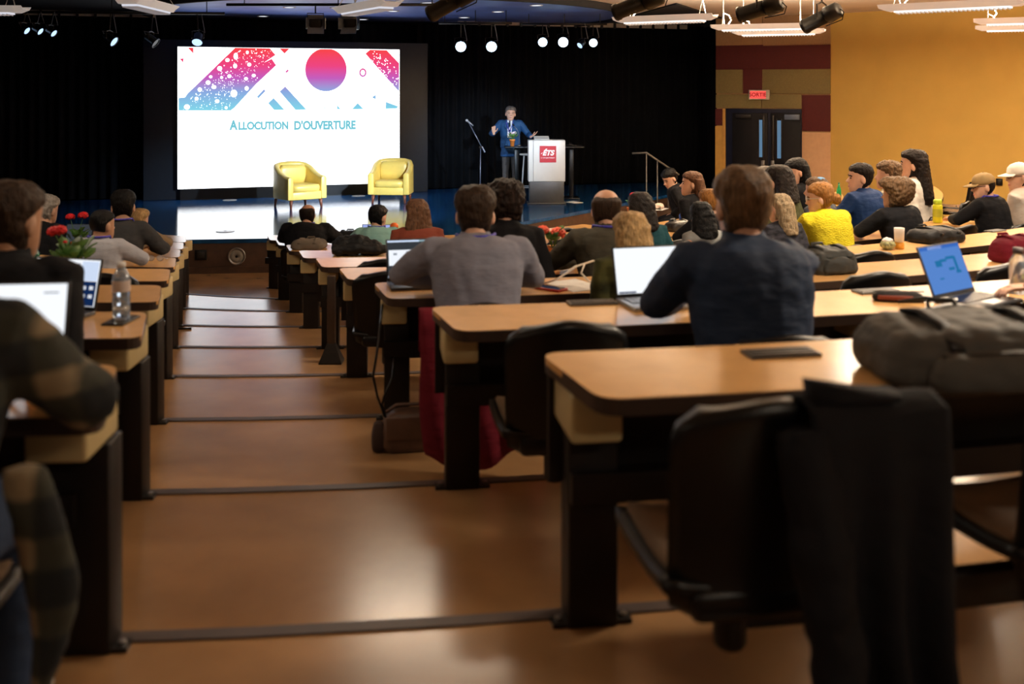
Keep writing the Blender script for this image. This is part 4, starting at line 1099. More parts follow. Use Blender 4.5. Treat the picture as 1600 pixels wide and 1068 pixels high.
person('dark-haired man in a charcoal sweater with blue lanyard and glasses', 5, 193, 297, lean=10, tilt=4, turn=24, shirt=cloth('charcoal_sweater', (.045, .045, .048)), hair=('short', BK, dict(inf=.016)), lanyard=BLUELY, glasses=True, chairlabel=CH % 'man in the charcoal sweater', skin=M_SKIN2)
person('blonde person mostly hidden behind the man in the charcoal sweater', 6, 221, 326, lean=10, tilt=4, shirt=cloth('tan', (.25, .17, .10)), hair=('short', BLO, dict(inf=.018, nape=.02)), chairlabel=CH % 'blonde person across the aisle', sclip=(.78, 1.1))
# --- right block by the aisle
person('bald man in a black sweater with lanyard leaning on the desk by the aisle', 7, 481, 318, lean=18, tilt=10, shirt=BLKC, shirtname='sweater', bulk=1.3, hair=('bald', DB, dict(disp=.004)), lanyard=BLUELY, chairlabel=CH % 'bald man in black', shoe=mat('black_white_shoe', (.25, .23, .2), .6))
person('dark-haired person in a pale teal hooded top looking at a small laptop', 6, 594, 320, lean=20, turn=-30, tilt=10, shirt=cloth('pale_teal', (.22, .42, .40)), hair=('short', BK, dict(inf=.012)), lanyard=BLUELY, chairlabel=CH % 'person in pale teal', sclip=(.8, 1.1), side=-4)
person('woman with very long brown hair in a rust top', 5, 652, 312, hands='lap', lean=14, tilt=2, turn=14, shirt=cloth('rust', (.16, .035, .02)), hair=('long', AUB, dict(len=.50, inf=.018, flare=.075, disp=.02)), chairlabel=CH % 'woman with very long brown hair', sclip=(.8, 1.1))
# --- right block, far side
person('auburn-haired woman in black in profile beside the papers and pink flowers', 7, 1082, 268, hands='lap', lean=8, turn=38, tilt=-4, shirt=BLKC, hair=('long', AUB, dict(len=.22, inf=.014)), chairlabel=CH % 'auburn-haired woman in profile', face=True)
person('black-haired person in black looking down near the tan pilaster', 8, 1112, 263, hands='lap', lean=14, turn=40, tilt=28, shirt=BLKC, hair=('short', BK, dict(inf=.016)), face=True, chairlabel=CH % 'black-haired person looking down', sclip=(.8, 1.25))
person('black-haired woman in black just left of the navy jacket man', 4, 1092, 317, bulk=.86, hands='lap', lean=12, tilt=2, turn=-25, shirt=cloth('light_grey', (.28, .29, .29)), hair=('long', BK, dict(len=.22, inf=.02)), chairlabel=CH % 'black-haired woman in light grey', sclip=(.8, 1.1))
person('person with copper hair half hidden beside the navy jacket man', 5, 1108, 296, lean=12, tilt=2, shirt=BLKC, hair=('short', GING, dict(inf=.02)), chairlabel=CH % 'copper-haired person', sclip=(.8, 1.1))
person('grey-haired man with dark glasses in profile near the doors', 6, 1198, 260, lean=10, turn=40, tilt=4, shirt=BLKC, hair=('short', SG, dict(inf=.012)), glasses=True, face=True, chairlabel=CH % 'man with dark glasses', sclip=(.8, 1.2))
person('brown-haired woman in a dark green top near the doors', 5, 1218, 259, bulk=.84, hands='lap', lean=8, turn=10, shirt=cloth('moss', (.07, .075, .03)), hair=('long', DB, dict(len=.2, inf=.018)), chairlabel=CH % 'brown-haired woman in dark green', sclip=(.8, 1.2))
person('woman with long black hair in profile in front of the doors', 6, 1252, 247, lean=12, turn=50, tilt=12, shirt=BLKC, hair=('long', BK, dict(len=.26, inf=.012)), face=True, chairlabel=CH % 'woman with long black hair', sclip=(.8, 1.25))
def clip_(root, HM, hs, along, ARM):
    MB().ell(HM @ (V((0, -.03, .215))*hs), (.07, .065, .03), HM.to_3x3()).build('blue_headband', mat('sky_blue', (.12, .32, .62), .6), root, True)
person('woman in a grey blazer with a pale blue headband', 5, 1276, 277, bulk=.88, hands='lap', lean=12, turn=20, shirt=cloth('grey_blazer', (.09, .10, .125)), shirtname='blazer', hair=('bun', LBR, dict(inf=.014)), extra=clip_, chairlabel=CH % 'woman in the grey blazer', sclip=(.8, 1.2))
person('woman with a straight ash-blonde bob behind the navy jacket man', 4, 1217, 303, bulk=.86, hands='lap', lean=10, tilt=2, turn=10, shirt=cloth('dark_print', (.03, .03, .04), var=.8, scale=30), hair=('long', ASHB, dict(len=.26, inf=.014, flare=.0)), chairlabel=CH % 'ash-blonde woman', sclip=(.78, 1.1))
person('woman in a bright yellow knitted sweater resting chin on hand', 4, 1284, 285, lean=14, turn=42, tilt=6, bulk=1.1, shirt=cloth('yellow_knit', (.66, .55, .02), bump=.7, bscale=120), shirtname='sweater', hair=('bun', GING, dict(inf=.014)), hands={-1: 'chin', 1: 'desk'}, hvox=.0065, collar='col', glasses=mat('clear_frames', (.5, .45, .45), .3), face=True, chairlabel=CH % 'woman in the yellow sweater')
person('man in a blue blazer in profile with dark brown hair', 5, 1347, 255, lean=10, turn=42, bulk=1.08, shirt=cloth('blue_blazer', (.010, .035, .12), .7), shirtname='blazer', hair=('short', DB, dict(inf=.012)), face=True, collar='col', chairlabel=CH % 'man in the blue blazer')
tb0 = th_at(DFAR(5)+.60, 1351)
for lb, dth, kw in (('woman with wavy blonde-brown hair half hidden behind the man in the blue blazer', .068, dict(top=252, bulk=.84, hands='lap', rad=.60, shirt=cloth('cream', (.5, .42, .3)), hair=('curly', LBR, dict(inf=.02, disp=.03)), chairlabel=CH % 'wavy-haired woman in cream', turn=20, lean=8)),
                    ('woman in a white blouse with long dark hair by the yellow wall', .132, dict(top=234, bulk=.84, hands='lap', rad=.60, shirt=cloth('white_blouse', (.66, .62, .56)), hair=('long', DB, dict(len=.36, inf=.018, disp=.02, front=.03)), face=True, chairlabel=CH % 'woman in the white blouse', turn=18, tilt=-4, lean=4, sclip=(.8, 1.22)))):
    p_ = pol(DFAR(5)+.60, tb0+dth); p_.z = TZ(5)
    person(lb, 5, loc=p_, rotz=tb0+dth, **kw)
person('woman with short wavy light brown hair in a black top', 4, 1398, 281, lean=10, turn=12, bulk=1.12, shirt=BLKC, hair=('curly', LBR, dict(inf=.055, nape=-.035, disp=.035, front=.03)), chairlabel=CH % 'wavy-haired woman in black')
person('man in a khaki baseball cap and black sweater', 4, 1538, 270, lean=12, turn=38, tilt=6, shirt=BLKC, shirtname='sweater', bulk=1.1, hair=('short', DB, dict(inf=.006)), cap=mat('khaki', (.33, .22, .09), .8, bump=.2, bscale=200), lanyard=BLUELY, face=True, glasses=True, chairlabel=CH % 'man in the khaki cap')
person('person in a white cap and white T-shirt with hands clasped at the mouth', 4, 1594, 254, lean=6, turn=42, tilt=4, shirt=cloth('white_tee', (.62, .56, .5)), hair=('short', DB, dict(inf=.006)), cap=mat('white_cap', (.75, .7, .62), .8), glasses=True, face=True, hands='chin', hvox=.0065, chairlabel=CH % 'person in the white cap', long_sleeve=False)
hp = ondesk(1, 1580, 470)
pr = pol(DFAR(1)+.66, th_at(DFAR(1)+.66, 1790)); pr.z = TZ(1); rz = theta(pr)
loc_h = Matrix.Rotation(-rz, 3, 'Z') @ (hp-pr)
person('person outside the row end whose hand rests on the blue-screened laptop', 1, loc=pr, rotz=rz, lean=12, rad=.66, shirt=BLKC, sfix=1.0, hair=('short', BR), hands={-1: ((loc_h.x+.07, loc_h.y-.03, HD+.06), (-1, .35, -.05), (0, .1, 1)), 1: 'desk'}, vox=.010, hvox=.0055, chairlabel=CH % 'person using the blue-screened laptop', handcurl=30)

# ------------------------------------------------------------------ aisle pedestal of the fifth desk
pdk = [o for o in bpy.data.objects if o.get('label') == LB[('R', 4)]][0]
p = onfloor(TZ(4), 518, 566)-pdk.location
o = MB().box((0, 0, (HD-.05)/2), (.06, .05, HD-.05)).build('aisle_pedestal', mat('pedestal_brown', (.04, .025, .018), .35), pdk, bevel=.006, loc=p)
MB().loft([[V((a*w_, b*w_*.8, zz)) for a, b in ((-1, -1), (1, -1), (1, 1), (-1, 1))] for zz, w_ in ((0, .085), (.012, .085), (.15, .03))]).build('pyramid_foot', M_DKMETAL, o)
# ------------------------------------------------------------------ stage furniture
def armchair(loc, rz, label):
    e = empty('armchair', loc, rz, label, 'armchair', 'yellow armchairs on the stage')
    path = [(-.345, .36), (-.35, .2), (-.355, .0), (-.35, -.16), (-.31, -.285), (-.2, -.335), (0, -.35), (.2, -.335), (.31, -.285), (.35, -.16), (.355, 0), (.35, .2), (.345, .36)]
    hts = [.585, .60, .66, .745, .80, .825, .835, .825, .80, .745, .66, .60, .585]
    rings = []
    for i, ((x, y), h) in enumerate(zip(path, hts)):
        a = V((*path[max(i-1, 0)], 0)); b = V((*path[min(i+1, 12)], 0)); d = (b-a).normalized(); nn = V((-d.y, d.x, 0))*-1
        c = V((x, y, 0)); th = .052
        q = [(-th, .17), (-th*1.15, h*.6), (-th*1.1, h-.03), (-th*.5, h), (th*.5, h), (th*1.0, h-.035), (th, h*.6), (th, .17)]
        rings.append([c+nn*u+V((0, 0, z)) for u, z in q])
    MB().loft(rings).build('shell', M_YEL, e, bevel=.012)
    MB().box((0, .03, .235), (.62, .62, .15)).build('seat_base', M_YEL, e, bevel=.02)
    o = MB().loft([ring(V((0, .05, z)), X_, Y_, a_, b_, 24, .35) for z, a_, b_ in ((.305, .27, .28), (.325, .297, .315), (.40, .298, .318), (.43, .285, .30), (.437, .24, .25))]).build('seat_cushion', M_YEL, e, True)
    MB().loft([ring(V((0, -.245+.02*z, z)), X_, Y_, a_, b_, 20, .5) for z, a_, b_ in ((.43, .26, .05), (.55, .275, .06), (.70, .27, .055), (.775, .22, .03))]).build('back_cushion', M_YEL, e, True)
    for sx in (-1, 1):
        for sy in (-1, 1):
            MB().tube([(sx*.30, sy*.29, .18), (sx*.315, sy*.31, .0)], [.036, .02], 10).build('leg', M_LEGW, e, True)
pA = onfloor(SZ, 466, 323); armchair(pA, R(-140), 'yellow armchair turned sideways in front of the bright screen')
pB = onfloor(SZ, 612, 315); armchair(pB, R(176), 'yellow armchair facing the audience beside the edge of the screen')
# lectern
lp = at(853.5, 317, 19.72); lp.z = SZ
le = empty('lectern', lp, R(2), 'white lectern with dark grey base and a red square emblem', 'lectern')
MB().box((0, 0, .215), (.66, .34, .43)).build('base', M_GREYD, le, bevel=.008)
MB().box((0, 0, .012), (.74, .42, .024)).build('floor_plate', M_GREYD, le, bevel=.006)
MB().box((0.0, 0, .825), (.705, .36, .79)).build('body', M_WHITEG, le, bevel=.010)
MB().box((-.26, -.183, .825), (.006, .006, .78)).build('panel_joint', M_GREYD, le)
o = MB().box((-.09, .05, 1.255), (.29, .22, .012), Matrix.Rotation(R(14), 3, 'X')).build('reading_top', M_WHITEG, le)
MB().box((0.02, -.186, .955), (.315, .008, .315)).build('emblem', mat('emblem_red', (.45, .002, .012), .5, var=.02), le)
LW = mat('emblem_white', (.85, .85, .85), .5, var=0, emit=(1, 1, 1), es=.15)
text('ÉTS', .135, LW, le, (.02, -.1925, .975), (R(90), 0, 0), 'emblem_lettering', bold=.006, shear=.28)
text("Le génie pour l'industrie", .027, LW, le, (.02, -.1925, .885), (R(90), 0, 0), 'emblem_lettering', bold=.0008)
MB().tube([(-.085, -.1925, .985), (-.11, -.1925, .96)], .005, 6).build('emblem_dash', LW, le)
MB().tube([(.115, -.1925, .985), (.14, -.1925, .97)], .005, 6).build('emblem_dash', LW, le)
# high black table behind the lectern
ta = at(850, 228, 20.56); tb_ = empty('high_table', V((ta.x, ta.y, SZ)), R(3), 'tall narrow black table behind the white lectern', 'table')
th_ = ta.z-SZ
MB().box((0, 0, th_-.015), (1.58, .50, .03)).build('tabletop', M_BLACK, tb_, bevel=.006)
for s in (-1, 1):
    MB().box((s*.55, 0, th_/2), (.09, .09, th_-.04)).build('leg', M_BLACK, tb_, bevel=.006)
    MB().box((s*.55, 0, .015), (.30, .42, .03)).build('foot', M_BLACK, tb_, bevel=.006)
# bar stool
st = at(825, 240, 20.09); se = empty('bar_stool', V((st.x, st.y, SZ)), 0, 'white metal bar stool beside the lectern', 'stool')
sh = st.z-SZ
MB().lathe([(.15, sh-.03), (.17, sh-.02), (.17, sh), (.02, sh+.004)], 20).build('seat', M_WHITEG, se, True)
for a_ in (45, 135, 225, 315):
    c_, s_ = math.cos(R(a_)), math.sin(R(a_)); MB().tube([(c_*.11, s_*.11, sh-.03), (c_*.19, s_*.19, 0)], .012, 8).build('leg', M_WHITE, se, True)
MB().tube([(math.cos(t*math.pi/12)*.17, math.sin(t*math.pi/12)*.17, .28) for t in range(25)], .008, 6, False).build('foot_ring', M_WHITE, se, True)
# microphone stand
mp_ = at(750, 300, 20.2); mp_.z = SZ; me_ = empty('microphone_stand', mp_, 0, 'black microphone stand with angled boom beside the speaker', 'mic stand')
def sl(px, py): q = at(px, py, 20.2); return V((q.x-mp_.x, 0, q.z-SZ))
MSTL = mat('stand_blue_grey', (.14, .16, .22), .35, .6)
MB().lathe([(.15, 0), (.15, .018), (.03, .03)], 20).build('base', M_DKMETAL, me_, True)
MB().tube([(0, 0, .02), sl(751, 232)], [.012, .010], 8).build('pole', MSTL, me_, True)
bo = MB().tube([sl(756, 236), sl(733, 192)], .010, 8).build('boom', MSTL, me_, True)
MB().tube([sl(757.5, 238), sl(753, 229)], .018, 8).build('counterweight', MSTL, bo)
MB().ell(sl(751, 230), (.03, .03, .03)).build('boom_clamp', M_DKMETAL, bo)
mi = MB().tube([sl(739.5, 196.5), sl(731, 189)], [.013, .018], 10).build('microphone', mat('mic_body', (.30, .32, .36), .35, .4), me_, True)
MB().ell(sl(729.5, 188), (.028, .028, .028)).build('grille', mat('mic_grille', (.55, .57, .6), .4, .6), mi, True)
# gooseneck microphone on the table
gq = V((at(811, 228, 20.5).x, 20.5, ta.z)); ge = empty('gooseneck_microphone', gq, 0, 'small gooseneck microphone standing on the tall black table', 'microphone')
MB().lathe([(.045, 0), (.045, .02), (.012, .03)], 14).build('base', M_METAL, ge, True)
MB().tube([(0, 0, .02), (0, 0, .12), (.01, -.02, .22), (-.03, -.04, .32), (-.10, -.06, .41)], .007, 6).build('neck', MSTL, ge, True)
MB().tube([(-.10, -.06, .41), (-.135, -.07, .45)], .012, 8).build('capsule', M_BLACK, ge, True)
# laptop lying on the dark table
q = V((at(893, 228, 20.5).x, 20.55, ta.z)); e_ = empty('cable_bundle', q, 0, 'dark bundle of cables on the end of the tall black table', 'cable')
for k in range(4): MB().tube([(-.12+.05*k, .0, .012), (-.04, .04*k-.05, .03+.015*k), (.05, -.05+.03*k, .012), (.12, .02*k, .012)], .009, 6).build('cable', M_DKMETAL, e_, True)
# stage steps and railing
re_ = empty('stage_steps', (2.95, 20.55, 0), math.atan2(3.07, 2.11), 'dark wooden side steps leading up to the stage', 'steps')
for i, (zz, w_) in enumerate(((.17, .75), (.34, .45))): MB().box((0, -.10-w_/2+.05, zz/2), (1.0, w_, zz)).build('step', M_STAGEF, re_, bevel=.006)
rr_ = empty('stair_railing', (2.70, 20.3, 0), 0, 'thin grey metal stair railing beside the stage in front of the black curtain', 'railing')
def rl(px, py): q = at(px, py, 20.3); return V((q.x-2.70, 0, q.z))
MRAIL = mat('rail_grey', (.16, .15, .14), .45, .3)
MB().tube([rl(988, 239.5), rl(1010, 238.5), rl(1061, 273)], .02, 8).build('handrail', MRAIL, rr_, True)
for px, py in ((1010, 239), (1027, 250), (1044, 262)):
    a_ = rl(px, py); MB().tube([a_, V((a_.x, 0, .0))], .014, 8).build('baluster', MRAIL, rr_, True)
sheet = MB().box((0, 0, .003), (.22, .30, .004)).build('paper_sheet', mat('paper', (.7, .7, .7), .7), None, loc=onfloor(SZ, 897, 316)); sheet.rotation_euler = (0, 0, R(35)); tag(sheet, 'sheet of paper lying on the dark stage beside the lectern base', 'paper')
# ------------------------------------------------------------------ the speaker
def suit(root, HM, hs, along, ARM):
    p0, _ = along(.97); p1, _ = along(.42)
    f = lambda t, x, y: along(t)[0]+V((x, y, 0))
    def patch(pts, th=.012):
        return MB().add([V(q) for q in pts]+[V(q)-V((0, th, 0)) for q in pts], [tuple(range(len(pts))), tuple(range(2*len(pts)-1, len(pts)-1, -1))]+[(i, (i+1) % len(pts), (i+1) % len(pts)+len(pts), i+len(pts)) for i in range(len(pts))])
    yy = .163
    sf_ = patch([f(.99, -.05, .098), f(.99, .05, .098), f(.82, .055, yy-.008), f(.62, .045, yy+.004), f(.42, .012, yy), f(.42, -.012, yy), f(.62, -.045, yy+.004), f(.82, -.055, yy-.008)]).build('shirt_front', cloth('white_dress_shirt', (.75, .75, .78), bump=.05), root)
    patch([f(.985, -.018, .108), f(.985, .018, .108), f(.94, .012, .135), f(.62, .026, yy+.014), f(.5, .0, yy+.014), f(.62, -.026, yy+.014), f(.94, -.012, .135)]).build('tie', cloth('dark_tie', (.02, .018, .03), bump=.05), root)
    for s in (-1, 1):
        patch([f(1.0, s*.055, .088), f(.97, s*.085, .095), f(.80, s*.105, yy-.008), f(.72, s*.085, yy+.006), f(.44, s*.014, yy+.006), f(.66, s*.048, yy+.010), f(.85, s*.050, yy)], .014).build('lapel', cloth('lapel_blue', (.015, .06, .17), .7), root)
        MB().tube([f(.99, s*.075, .06), f(.86, s*.06, yy+.006), f(.70, s*.025, yy+.022), f(.56, s*.01, yy+.022)], .007, 6).build('lanyard', BLUELY, root)
    MB().box(f(.50, .0, yy+.024), (.09, .006, .12)).build('name_badge', M_WHITE, root)
spk = at(797, 300, 21.05); spk.z = SZ
person('speaker in a blue suit jacket with arms spread behind the lectern', loc=spk, rotz=R(176), top=166, lean=3, turn=8, tilt=-2, roll=-4, shirt=cloth('blue_jacket', (.014, .06, .16), .7), shirtname='jacket', trousers=cloth('taupe_trousers', (.07, .06, .055)),
       hair=('short', SG, dict(inf=.014, nape=.05, disp=.016)), hands={1: ((.315, .22, 1.30), (.05, .25, 1), (.5, -1, .1), (.7, -.4, -.7)), -1: ((-.45, .24, 1.235), (-.85, .15, .55), (0, -.2, -1), (-.4, -.7, -.7))}, stand=True, face=True, hvox=.006, handcurl=12, extra=suit)

# ------------------------------------------------------------------ things on the desks
def laptop(loc, rz, label, w_=.31, d_=.215, body=M_LAPG, bezel=M_SCRB, disp=E_DOC, open_=108, rects=(), hh=None, glow=0):
    e = empty('laptop', loc, rz, label, 'laptop')
    MB().box((0, 0, .009), (w_, d_, .016)).build('base', body, e, bevel=.004)
    kb = MB().box((0, .025, .0175), (w_*.86, d_*.46, .002)).build('keyboard', M_SCRB, e)
    ks = MB()
    for r_ in range(4):
        for c_ in range(11): ks.box((-w_*.39+c_*w_*.078, .025-d_*.17+r_*d_*.115, .0195), (w_*.062, d_*.085, .003))
    o = ks.build('keys', body if body is M_LAPG else M_BLACK, kb); o['kind'] = 'stuff'
    MB().box((0, -d_*.31, .0175), (w_*.34, d_*.25, .0015)).build('touchpad', M_LAPG, e)
    h_ = hh or w_*.66
    ld = MB().box((0, 0, h_/2), (w_, .008, h_)).build('lid', bezel, e, bevel=.003, loc=(0, d_/2-.004, .012)); ld.rotation_euler = (-R(open_-90), 0, 0)
    ds = MB().box((0, -.0048, h_/2+.006), (w_*.95, .0012, h_*.88)).build('display', disp, ld)
    for u0, v0, u1, v1, m_ in rects:
        x0, x1 = (u0-.5)*w_*.95, (u1-.5)*w_*.95; z0, z1 = h_/2+.006+(v0-.5)*h_*.88, h_/2+.006+(v1-.5)*h_*.88
        MB().box(((x0+x1)/2, -.006, (z0+z1)/2), (x1-x0, .001, z1-z0)).build('screen_window', m_, ld)
    return e
EW = emi('screen_white2', (.9, .94, 1), 1.0); ENAVY = emi('screen_navy', srgb(20, 45, 90), .8); EMID = emi('screen_mid_blue', srgb(60, 110, 200), .9); ETEAL = emi('screen_teal', srgb(40, 125, 180), .8)
EGREY = emi('screen_dark_grey', srgb(70, 74, 80), .6); ELIL = emi('screen_lilac', srgb(165, 180, 240), .9); EPALE = emi('screen_pale', srgb(205, 220, 245), 1.0); EGRN = emi('screen_green', srgb(60, 130, 110), .7); ESL = emi('screen_slate', srgb(120, 132, 150), .7)
def back(p, th, k): return V((p.x+math.sin(th)*k, p.y-math.cos(th)*k, p.z))
def lap(n, px, py, rzoff, label, **kw):
    p = ondesk(n, px, py); t = theta(p); q = back(p, t+R(rzoff), .11); return laptop(q, t+R(rzoff), label, **kw)
lap(0, 8, 570, 4, 'laptop with a blank white screen in front of the person in plaid', rects=((.8, .86, .93, .88, ESL),), open_=104)
lap(1, 98, 488, -16, 'laptop with a dark blue desktop and icons before the brown-haired man', body=M_LAPD, rects=((.02, .12, .72, .97, EW), (.73, .55, .99, .97, EPALE), (.03, .86, .70, .92, ENAVY), (.40, .44, .62, .60, EMID), (.74, .01, .99, .54, ENAVY), (.78, .36, .84, .44, EW), (.89, .36, .95, .44, EW), (.78, .18, .84, .26, EW), (.89, .18, .95, .26, EW), (.02, .01, .72, .11, ENAVY)), open_=104)
lap(1, 1016, 468, 4, 'laptop with a blank white document beside the man in the navy jacket', rects=((.02, .01, .28, .045, ENAVY), (.5, .01, .95, .045, EMID)), open_=106, hh=.215)
lap(1, 1490, 466, 20, 'laptop with a plain blue screen showing a teal floor plan', bezel=M_LAPD, body=M_LAPD, disp=E_BLUE, open_=112, hh=.225, rects=((.0, .93, 1, 1, EMID), (.2, .93, .55, .99, EPALE), (.27, .55, .42, .68, ETEAL), (.40, .64, .56, .70, ETEAL), (.56, .68, .78, .74, ETEAL), (.74, .40, .80, .72, ETEAL), (.72, .36, .84, .42, ETEAL), (.56, .44, .70, .50, ETEAL), (.26, .28, .36, .31, ETEAL)))
lap(2, 652, 441, 6, 'laptop with a dark grey window before the man in the grey shirt', w_=.33, bezel=M_SCRB, disp=EGREY, body=M_LAPD, open_=106, hh=.225, rects=((.0, .95, 1, 1, EPALE), (.55, .95, .8, 1, EGRN), (.02, .32, .46, .74, EW), (.0, .0, .5, .06, EPALE), (.75, .5, 1, .94, EPALE), (.10, .60, .16, .66, ESL), (.32, .64, .38, .70, ESL)))
lap(6, 587, 381.6, -8, 'small laptop with a lilac screen before the person in pale teal', body=M_LAPD, disp=ELIL, open_=106, rects=((.5, .2, .95, .8, EW),))
lap(5, 126, 385, 8, 'dark laptop seen half hidden between the two men across the aisle', body=M_LAPD, disp=EGREY, open_=100)
# bottles
def bottle(loc, label, prof, m, cap, capm, label_band=None, n=20, liquid=None, name='bottle'):
    e = empty(name, loc, 0, label, 'bottle')
    MB().lathe(prof, n).build('body', m, e, True)
    MB().lathe(cap, n).build('cap', capm, e, True)
    if label_band: MB().lathe(label_band[0], n, caps=False).build('label_band', label_band[1], e, True)
    if liquid: MB().lathe(liquid[0], n).build('water', liquid[1], e, True)
    return e
MCLR = mat('bottle_clear', (.62, .72, .85), .06, trans=.75, var=.05, spec=.8)
ph = ondesk(1, 189, 502); t = theta(ph)
e_ = empty('phone', ph, t+R(-6), 'black phone lying under the water bottle', 'phone')
MB().box((0, 0, .004), (.085, .155, .008)).build('case', M_BLACK, e_, bevel=.003); MB().box((0, 0, .0085), (.076, .144, .001)).build('glass', mat('phone_glass', (.01, .01, .012), .03, spec=.9), e_)
bp = ph+V((-.003, .01, .009))
bottle(bp, 'clear plastic water bottle with white cap standing on a phone', [(.028, 0), (.033, .004), (.033, .045), (.030, .05), (.033, .056), (.033, .08), (.031, .085), (.033, .09), (.033, .145), (.030, .165), (.018, .187), (.014, .193), (.014, .200)], MCLR,
       [(.0165, .196), (.0165, .214), (.014, .216), (.002, .216)], M_WHITE, ([(.0338, .105), (.0338, .148)], mat('label_cream', (.6, .5, .45), .6)))
gb = ondesk(3, 54, 422); bottle(gb, 'dark green bottle beside the brown-haired man', [(.032, 0), (.032, .10), (.028, .12), (.018, .135)], mat('dark_green_glass', (.01, .10, .06), .15), [(.019, .133), (.019, .150), (.002, .151)], mat('green_cap', (.03, .25, .16), .4))
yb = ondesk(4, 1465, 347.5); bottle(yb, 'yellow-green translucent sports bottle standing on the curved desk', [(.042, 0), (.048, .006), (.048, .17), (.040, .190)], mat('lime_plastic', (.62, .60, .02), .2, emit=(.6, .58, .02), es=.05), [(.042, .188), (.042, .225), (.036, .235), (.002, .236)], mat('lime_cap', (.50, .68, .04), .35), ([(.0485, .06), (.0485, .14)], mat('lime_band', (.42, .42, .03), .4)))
bb_ = ondesk(7, 1066, 345); bottle(bb_, 'small blue drink bottle on the far desk', [(.042, 0), (.045, .01), (.045, .08), (.03, .105)], mat('blue_plastic', (.015, .06, .35), .3), [(.032, .10), (.026, .125), (.012, .140), (.002, .141)], mat('blue_grey_cap', (.3, .36, .5), .4))
gt = ondesk(6, 616, 384); ge_ = bottle(gt, 'green squeeze bottle with orange cap and white letter G', [(.036, 0), (.042, .006), (.042, .11), (.038, .12), (.042, .13), (.042, .185), (.036, .20)], mat('squeeze_green', (.015, .09, .03), .4), [(.044, .198), (.044, .222), (.030, .24), (.014, .246), (.002, .247)], mat('squeeze_orange', (.85, .16, .02), .4))
text('G', .075, M_WHITE, ge_, (.012, -.0435, .12), (R(90), 0, 0), 'letter_G', bold=.003)
ww = ondesk(1, 1591, 458); bottle(ww, 'clear glass water bottle with dark cap beside the blue-screened laptop', [(.034, 0), (.038, .005), (.038, .125), (.034, .145), (.021, .168), (.019, .176)], MCLR, [(.0225, .172), (.0225, .198), (.002, .199)], mat('bottle_cap_dark', (.06, .045, .045), .5))
bottle(pol(7.455, R(72))+V((0, 0, DZ(6))), 'green glass bottle on the desk before the man in the blue blazer', [(.032, 0), (.036, .005), (.036, .11), (.030, .14), (.014, .19), (.013, .225)], mat('green_glass', (.02, .28, .10), .1, trans=.3), [(.0155, .222), (.0155, .240), (.002, .241)], mat('bottle_cap_green', (.01, .08, .04), .5))
# cup and wrapped burger
cp = ondesk(3, 1405, 388); e_ = empty('paper_cup', cp, 0, 'tall white paper cup with an amber base on the curved desk', 'cup')
MB().lathe([(.034, .045), (.038, .155), (.036, .156), (.034, .15)], 18).build('wall', mat('cup_white', (.75, .68, .6), .6), e_, True)
MB().lathe([(.034, 0), (.036, .002), (.036, .05), (.03, .051)], 18).build('amber_base', mat('amber', (.75, .33, .03), .4), e_, True)
cp = ondesk(3, 1387, 389.5); e_ = empty('wrapped_burger', cp, R(20), 'burger in green and white patterned paper beside the paper cup', 'food')
o = MB().ell((0, 0, .035), (.062, .055, .038)).build('wrapper', mat('wrapper_print', (.30, .30, .14), .7, var=.7, scale=55), e_, True); soften(o, .008, 1, .012, .03)
o = MB().ell((.0, .0, .068), (.042, .035, .022)).build('napkin', M_WHITE, e_, True); soften(o, .007, 1, .02, .03)
# phones, papers, cables on the third desk
rp_ = ondesk(2, 861, 452); e_ = empty('phone', rp_, R(50), 'phone in a bright red case lying on the desk', 'phone')
MB().box((0, 0, .006), (.085, .16, .012)).build('case', mat('red_case', (.55, .03, .015), .4), e_, bevel=.004); MB().box((0, 0, .0125), (.07, .145, .001)).build('glass', mat('phone_glass', (0, 0, 0)), e_)
pq = ondesk(2, 898, 446); o = MB().box((0, 0, .0015), (.21, .297, .003)).build('paper_sheet', mat('paper_desk', (.72, .70, .66), .7), None, loc=pq); o.rotation_euler = (0, 0, R(30)); tag(o, 'white paper sheet beside the red phone', 'paper')
c0 = ondesk(2, 850, 447)
def arc(n, pts, hz): return [tuple(ondesk(n, x, y)+V((0, 0, z))) for (x, y), z in zip(pts, hz)]
o = MB().tube([c0+V((0, 0, .015)), c0+V((.07, .03, .03)), c0+V((.17, .08, .09)), c0+V((.27, .12, .115)), c0+V((.38, .15, .09)), c0+V((.45, .12, .02))], .0055, 6).build('charging_cable', mat('white_cable', (.7, .62, .5), .5), None, True); tag(o, 'white charging cable arching from the red phone across the desk', 'cable')
o = MB().tube([c0+V((.22, .09, .10)), c0+V((.20, .06, .06)), c0+V((.24, .03, .02)), c0+V((.32, .04, .012))], .0055, 6).build('charging_cable', mat('white_cable', (.7, .62, .5), .5), None, True); tag(o, 'short looped end of the white charging cable by the camouflage top', 'cable')
# spectacles on the desk
sq = ondesk(4, 243, 408); e_ = empty('spectacles', sq, theta(sq)+R(4), 'pair of spectacles lying on the desk across the aisle', 'glasses')
for s in (-1, 1):
    MB().tube([(s*.036+.026*math.cos(a), 0, .026+.022*math.sin(a)) for a in [2*math.pi*i/14 for i in range(15)]], .0025, 5, False).build('rim', M_METAL, e_)
    MB().lathe([(.024, -.0006), (.024, .0006)], 14).xf(Matrix.Translation((s*.036, 0, .026)) @ Matrix.Rotation(R(90), 4, 'X')).build('lens', mat('spectacle_lens', (.8, .78, .8), .05, trans=.6), e_)
    MB().tube([(s*.062, 0, .03), (s*.066, .06, .01), (s*.055, .13, .003)], .0022, 5).build('temple', M_METAL, e_)
MB().tube([(-.011, 0, .032), (.011, 0, .032)], .0025, 5).build('bridge', M_METAL, e_)
